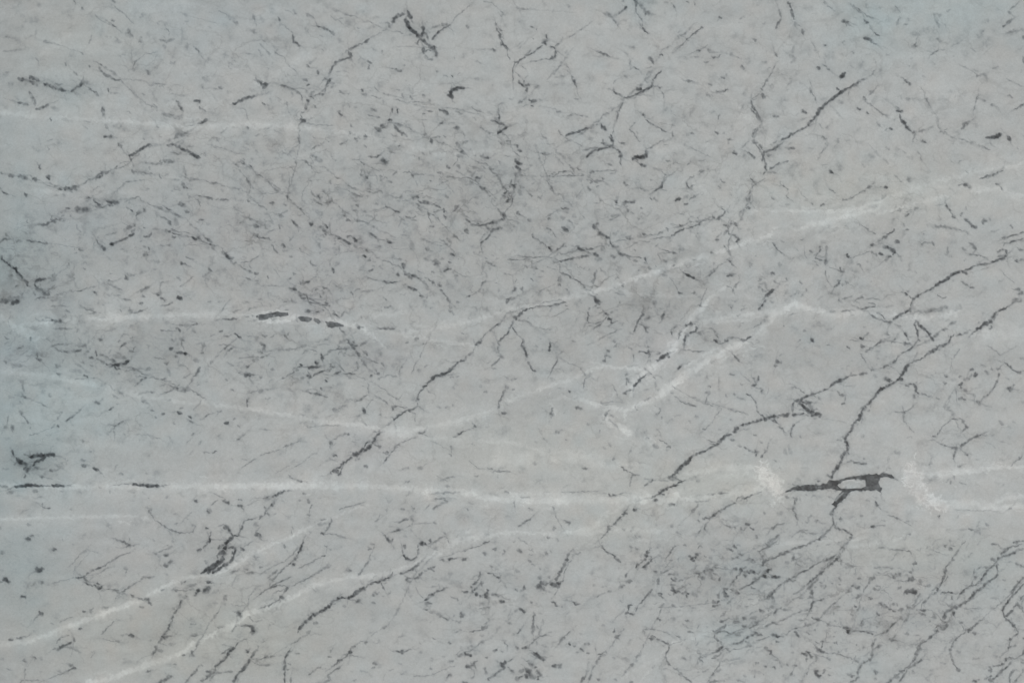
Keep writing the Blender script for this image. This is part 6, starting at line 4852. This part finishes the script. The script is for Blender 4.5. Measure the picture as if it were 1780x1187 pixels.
blue = clouds([(0, 480, 130, 260, .9), (0, 800, 120, 200, .8), (90, 720, 150, 130, .6), (230, 370, 120, 80, .35),
               (110, 160, 120, 60, .45), (1640, 20, 190, 60, .9), (1110, 0, 60, 25, .6), (1500, 60, 60, 60, .5),
               (250, 690, 90, 90, .4), (1310, 1000, 70, 60, .35), (1270, 1105, 70, 25, .6), (1720, 1000, 60, 60, .5),
               (1500, 1170, 40, 30, .5), (320, 30, 200, 80, .5), (560, 620, 120, 50, .35), (50, 1000, 70, 100, .5)])
blue *= 1 + 0.35 * noise2(GY, GX, 40, 9)
violet = clouds([(330, 40, 200, 90, .6), (600, 420, 90, 50, .6), (540, 530, 60, 40, .7), (1150, 600, 50, 40, .6),
                 (650, 780, 70, 40, .7), (20, 620, 60, 40, .8), (300, 400, 160, 70, .5), (60, 530, 60, 40, .6),
                 (200, 960, 160, 90, .4), (110, 380, 80, 50, .5), (660, 620, 60, 30, .5)])
warm = clouds([(250, 1100, 260, 120, .6), (900, 790, 220, 70, .4), (1500, 330, 220, 60, .5), (1250, 840, 160, 50, .6),
               (1600, 960, 160, 40, .4), (160, 60, 120, 60, .35), (1050, 910, 90, 50, .4), (450, 1120, 150, 80, .4)])
deep = clouds([(640, 400, 260, 130, .36), (900, 330, 150, 120, .36), (150, 610, 230, 60, .60), (30, 480, 90, 80, .8),  # darker patches, some along the left edge and in the corners
               (40, 800, 70, 40, .9), (1170, 560, 110, 40, .50), (1390, 600, 110, 40, .55), (1400, 640, 60, 40, .2),
               (1300, 1010, 150, 90, .45), (1530, 1050, 140, 90, .35), (0, 1080, 220, 160, .45), (400, 1080, 260, 110, .40),
               (0, 500, 60, 700, .35), (330, 400, 260, 120, .3), (1120, 500, 200, 80, .35), (960, 710, 60, 30, .35),
               (560, 625, 150, 40, .45), (1600, 430, 120, 60, .2), (1780, 1187, 260, 260, .25), (0, 0, 200, 130, .25),
               (310, 262, 24, 22, .6), (70, 147, 60, 14, .6), (140, 155, 25, 14, .5), (545, 515, 45, 25, .5), (1285, 1085, 45, 18, .7),
               (390, 960, 25, 25, .4), (1700, 1010, 40, 40, .3), (1240, 1000, 60, 25, .5), (930, 1140, 25, 20, .5),
               (720, 50, 40, 20, .4), (60, 800, 40, 16, .8), (640, 775, 25, 18, .5), (1400, 705, 25, 12, .5), (620, 600, 50, 25, .5),
               (850, 300, 40, 60, .3), (200, 625, 110, 15, .5), (110, 370, 60, 12, .4), (20, 520, 40, 8, .6), (500, 148, 30, 15, .3),
               (100, 500, 60, 25, .5), (60, 600, 70, 20, .5), (740, 45, 30, 25, .3), (430, 95, 60, 30, .25), (290, 590, 80, 25, .4), (200, 420, 60, 30, .3),
               (1320, 990, 50, 20, .4), (1160, 520, 70, 25, .4), (1750, 60, 90, 40, .3), (300, 840, 90, 300, .1)])
pale = clouds([(850, 150, 320, 130, .5), (1500, 200, 300, 160, .45), (900, 820, 330, 70, .5), (1550, 760, 160, 60, .4),
               (1280, 840, 130, 40, .6), (620, 700, 180, 70, .4), (330, 860, 160, 22, .5), (1620, 860, 110, 50, .7),
               (1480, 370, 200, 45, .6), (1750, 340, 90, 40, .4), (1560, 960, 130, 40, .3), (1700, 580, 120, 30, .45)])
streaky = noise2(GY, GX, (8, 34), 10) * .5 + noise2(GY, GX, (20, 70), 11) * .6 + noise2(GY, GX, 12, 12) * .35 \
    + noise2(GY, GX, 4, 13) * .25
# a web of faint threads wherever flecks crowd
crowd = clouds([(a, b, c, c, e) for a, b, c, e in CROWD])
web = np.zeros_like(dark)
for wl, k, sd in ((10, .075, 20), (19, .10, 21), (34, .085, 22)):
    q = pull(noise2(GY, GX, (wl * .8, wl * 1.3), sd), 2.5)
    web += k * np.exp(-(q / .062) ** 2) * np.clip(.45 + .8 * noise2(GY, GX, wl * 1.4, sd + 9), 0, 1.3)
mottle = noise2(GY, GX, 2.6, 40) * .5 + noise2(GY, GX, 5.5, 41) * .6
tone = -web * np.clip(.30 + .55 * crowd, 0, 1) + mottle * (.006 + .007 * np.clip(crowd, 0, 1)) + pale * 0.030 - deep * 0.085 + streaky * 0.022

# factor on the ground colour, in display terms, then as reflectance
shade = np.clip(1 - 0.70 * dark * (1 - 0.15 * light), 0.05, 1) + tone
shade += light * (1 - np.clip(dark * 1.6, 0, 1)) * 0.162
shade = np.clip(shade, 0.1, 1.3)
ref = shade ** 2.2

tint = np.ones((GY, GX, 3), np.float32)
for m, c in ((np.clip(blue, 0, 1.2), (-.085, -.004, .020)), (np.clip(violet, 0, 1), (.002, -.008, .012)),
             (np.clip(warm, 0, 1), (.018, .006, -.045)), (np.clip(pink, 0, 1), (.026, .00, -.006)),
             (np.clip(dark * 1.3, 0, 1), (-.07, -.015, .04))):
    tint += m[..., None] * np.array(c, np.float32)
speck = noise2(GY, GX, 18, 14)[..., None] * np.array((.014, -.003, -.012), np.float32)
stone = np.array(BASE, np.float32) * (tint + speck) * ref[..., None]
stone = np.clip(stone, 0.004, 0.92)
stone = np.concatenate([stone, dark[..., None]], axis=2)

# ------------------------------------------------------------------ the slab
# vertex lines: every 1.5 mm over the part the photograph shows, wider apart over the rest of the slab
inner_x = np.arange(-PAD + 2, NX + PAD - 2)
inner_y = np.arange(-PAD + 2, NY + PAD - 2)
OUT = 240 / STEP


def lines(inner):
    n = int(OUT / 2)
    lo = inner[0] - 2 * np.arange(n, 0, -1)
    hi = inner[-1] + 2 * np.arange(1, n + 1)
    return np.concatenate([lo, inner, hi]).astype(float)


cx_, cy_ = lines(inner_x), lines(inner_y)


def fold(c, n):
    """beyond the traced area the veining carries on as a drifting mirror of itself"""
    c = np.abs(c)
    c = np.where(c > n - 1, 2 * (n - 1) - c, c)
    return np.clip(np.round(c).astype(int), 0, n - 1) + PAD


GXX, GYY = np.meshgrid(cx_, cy_)
far_x = np.maximum(0, np.maximum(-GXX, GXX - NX + 1))
far_y = np.maximum(0, np.maximum(-GYY, GYY - NY + 1))
nx, ny = len(cx_), len(cy_)
col_grid = stone[fold(GYY * 1.0 + .8 * far_x - .5 * far_y * (GYY > 0), NY), fold(GXX - 1.1 * far_y + .3 * far_x, NX)]
dk = col_grid[..., 3]
X, Y = np.meshgrid(cx_ * STEP / 1000, -cy_ * STEP / 1000)
Z = TOP - dk * 0.00025                     # veins sit a hair below the polish
# bevel: two rings going down round the edge
verts = [np.stack([X, Y, Z], -1).reshape(-1, 3)]
top_n = nx * ny
ring_idx = np.concatenate([np.arange(nx), np.arange(1, ny) * nx + nx - 1,
                           (ny - 1) * nx + np.arange(nx - 2, -1, -1), np.arange(ny - 2, 0, -1) * nx])
ring = verts[0][ring_idx]
mid = np.array([X.mean(), Y.mean()])
outw = np.sign(np.round((ring[:, :2] - mid) / np.array([np.ptp(X) / 2, np.ptp(Y) / 2]), 6).astype(int) * 1.0)
prev, ring_cols, base_i = ring_idx, [], top_n
quads_extra = []
for off, z in ((0.0012, TOP - 0.0005), (0.002, TOP - 0.002), (0.002, 0.002), (0.0005, 0.0)):
    rv = ring.copy()
    rv[:, :2] += outw * off
    rv[:, 2] = z
    verts.append(rv)
    cur = base_i + np.arange(len(ring))
    nxt = np.roll(cur, -1)
    pn = np.roll(prev, -1)
    quads_extra.append(np.stack([prev, cur, nxt, pn], -1)[:, ::-1])
    ring_cols.append(col_grid.reshape(-1, 4)[ring_idx])
    prev, base_i = cur, base_i + len(ring)
V = np.concatenate(verts).astype(np.float32)
g = np.arange(top_n).reshape(ny, nx)
quads = np.stack([g[:-1, :-1], g[1:, :-1], g[1:, 1:], g[:-1, 1:]], -1).reshape(-1, 4)
quads = np.concatenate([quads] + quads_extra).astype(np.int32)
underside = prev.astype(np.int32)

me = bpy.data.meshes.new("marble_slab")
nq = len(quads)
me.vertices.add(len(V))
me.vertices.foreach_set("co", V.ravel())
me.loops.add(nq * 4 + len(underside))
me.loops.foreach_set("vertex_index", np.concatenate([quads.ravel(), underside]))
me.polygons.add(nq + 1)
me.polygons.foreach_set("loop_start", np.concatenate([np.arange(nq) * 4, [nq * 4]]).astype(np.int32))
me.polygons.foreach_set("use_smooth", np.ones(nq + 1, bool))
me.update(calc_edges=True)
attr = me.color_attributes.new("mineral", 'FLOAT_COLOR', 'POINT')
cols = np.concatenate([col_grid.reshape(-1, 4)] + ring_cols).astype(np.float32)
attr.data.foreach_set("color", cols.ravel())
slab = bpy.data.objects.new("marble_slab", me)
scene.collection.objects.link(slab)
slab["label"] = "pale grey marble slab with branching charcoal veins, fine dark flecks and white calcite streaks"
slab["category"] = "marble slab"
slab["kind"] = "thing"

# ------------------------------------------------------------------ the stone
mat = bpy.data.materials.new("honed_marble")
mat.use_nodes = True
nt = mat.node_tree
N, Lk = nt.nodes, nt.links.new
bsdf = N["Principled BSDF"]
at = N.new("ShaderNodeAttribute")
at.attribute_name = "mineral"
tc = N.new("ShaderNodeTexCoord")


def noise(scale, detail, rough, stretch=None):
    n = N.new("ShaderNodeTexNoise")
    n.inputs["Scale"].default_value = scale
    n.inputs["Detail"].default_value = detail
    n.inputs["Roughness"].default_value = rough
    if stretch:
        m = N.new("ShaderNodeMapping")
        m.inputs["Scale"].default_value = stretch
        m.inputs["Rotation"].default_value = (0, 0, R(-12))
        Lk(tc.outputs["Object"], m.inputs[0])
        Lk(m.outputs[0], n.inputs["Vector"])
    else:
        Lk(tc.outputs["Object"], n.inputs["Vector"])
    return n.outputs["Fac"]


def ranged(sock, lo, hi):
    m = N.new("ShaderNodeMapRange")
    m.inputs["From Min"].default_value = 0.25
    m.inputs["From Max"].default_value = 0.75
    m.inputs["To Min"].default_value = lo
    m.inputs["To Max"].default_value = hi
    Lk(sock, m.inputs["Value"])
    return m.outputs[0]


def times(a, b):
    m = N.new("ShaderNodeMath")
    m.operation = 'MULTIPLY'
    Lk(a, m.inputs[0])
    Lk(b, m.inputs[1])
    return m.outputs[0]


grain = times(ranged(noise(330, 2, .6), 0.94, 1.06),
              times(ranged(noise(70, 5, .6), .965, 1.035), ranged(noise(9, 6, .62, (1, 3, 1)), .965, 1.035)))
vm = N.new("ShaderNodeVectorMath")
vm.operation = 'SCALE'
Lk(at.outputs["Color"], vm.inputs[0])
Lk(grain, vm.inputs["Scale"])
Lk(vm.outputs[0], bsdf.inputs["Base Color"])
Lk(ranged(noise(40, 4, .6), .50, .60), bsdf.inputs["Roughness"])
bsdf.inputs["IOR"].default_value = 1.45
bsdf.inputs["Specular IOR Level"].default_value = 0.35
bump = N.new("ShaderNodeBump")
bump.inputs["Strength"].default_value = 0.10
bump.inputs["Distance"].default_value = 0.0004
Lk(noise(520, 3, .6), bump.inputs["Height"])
Lk(bump.outputs[0], bsdf.inputs["Normal"])
me.materials.append(mat)
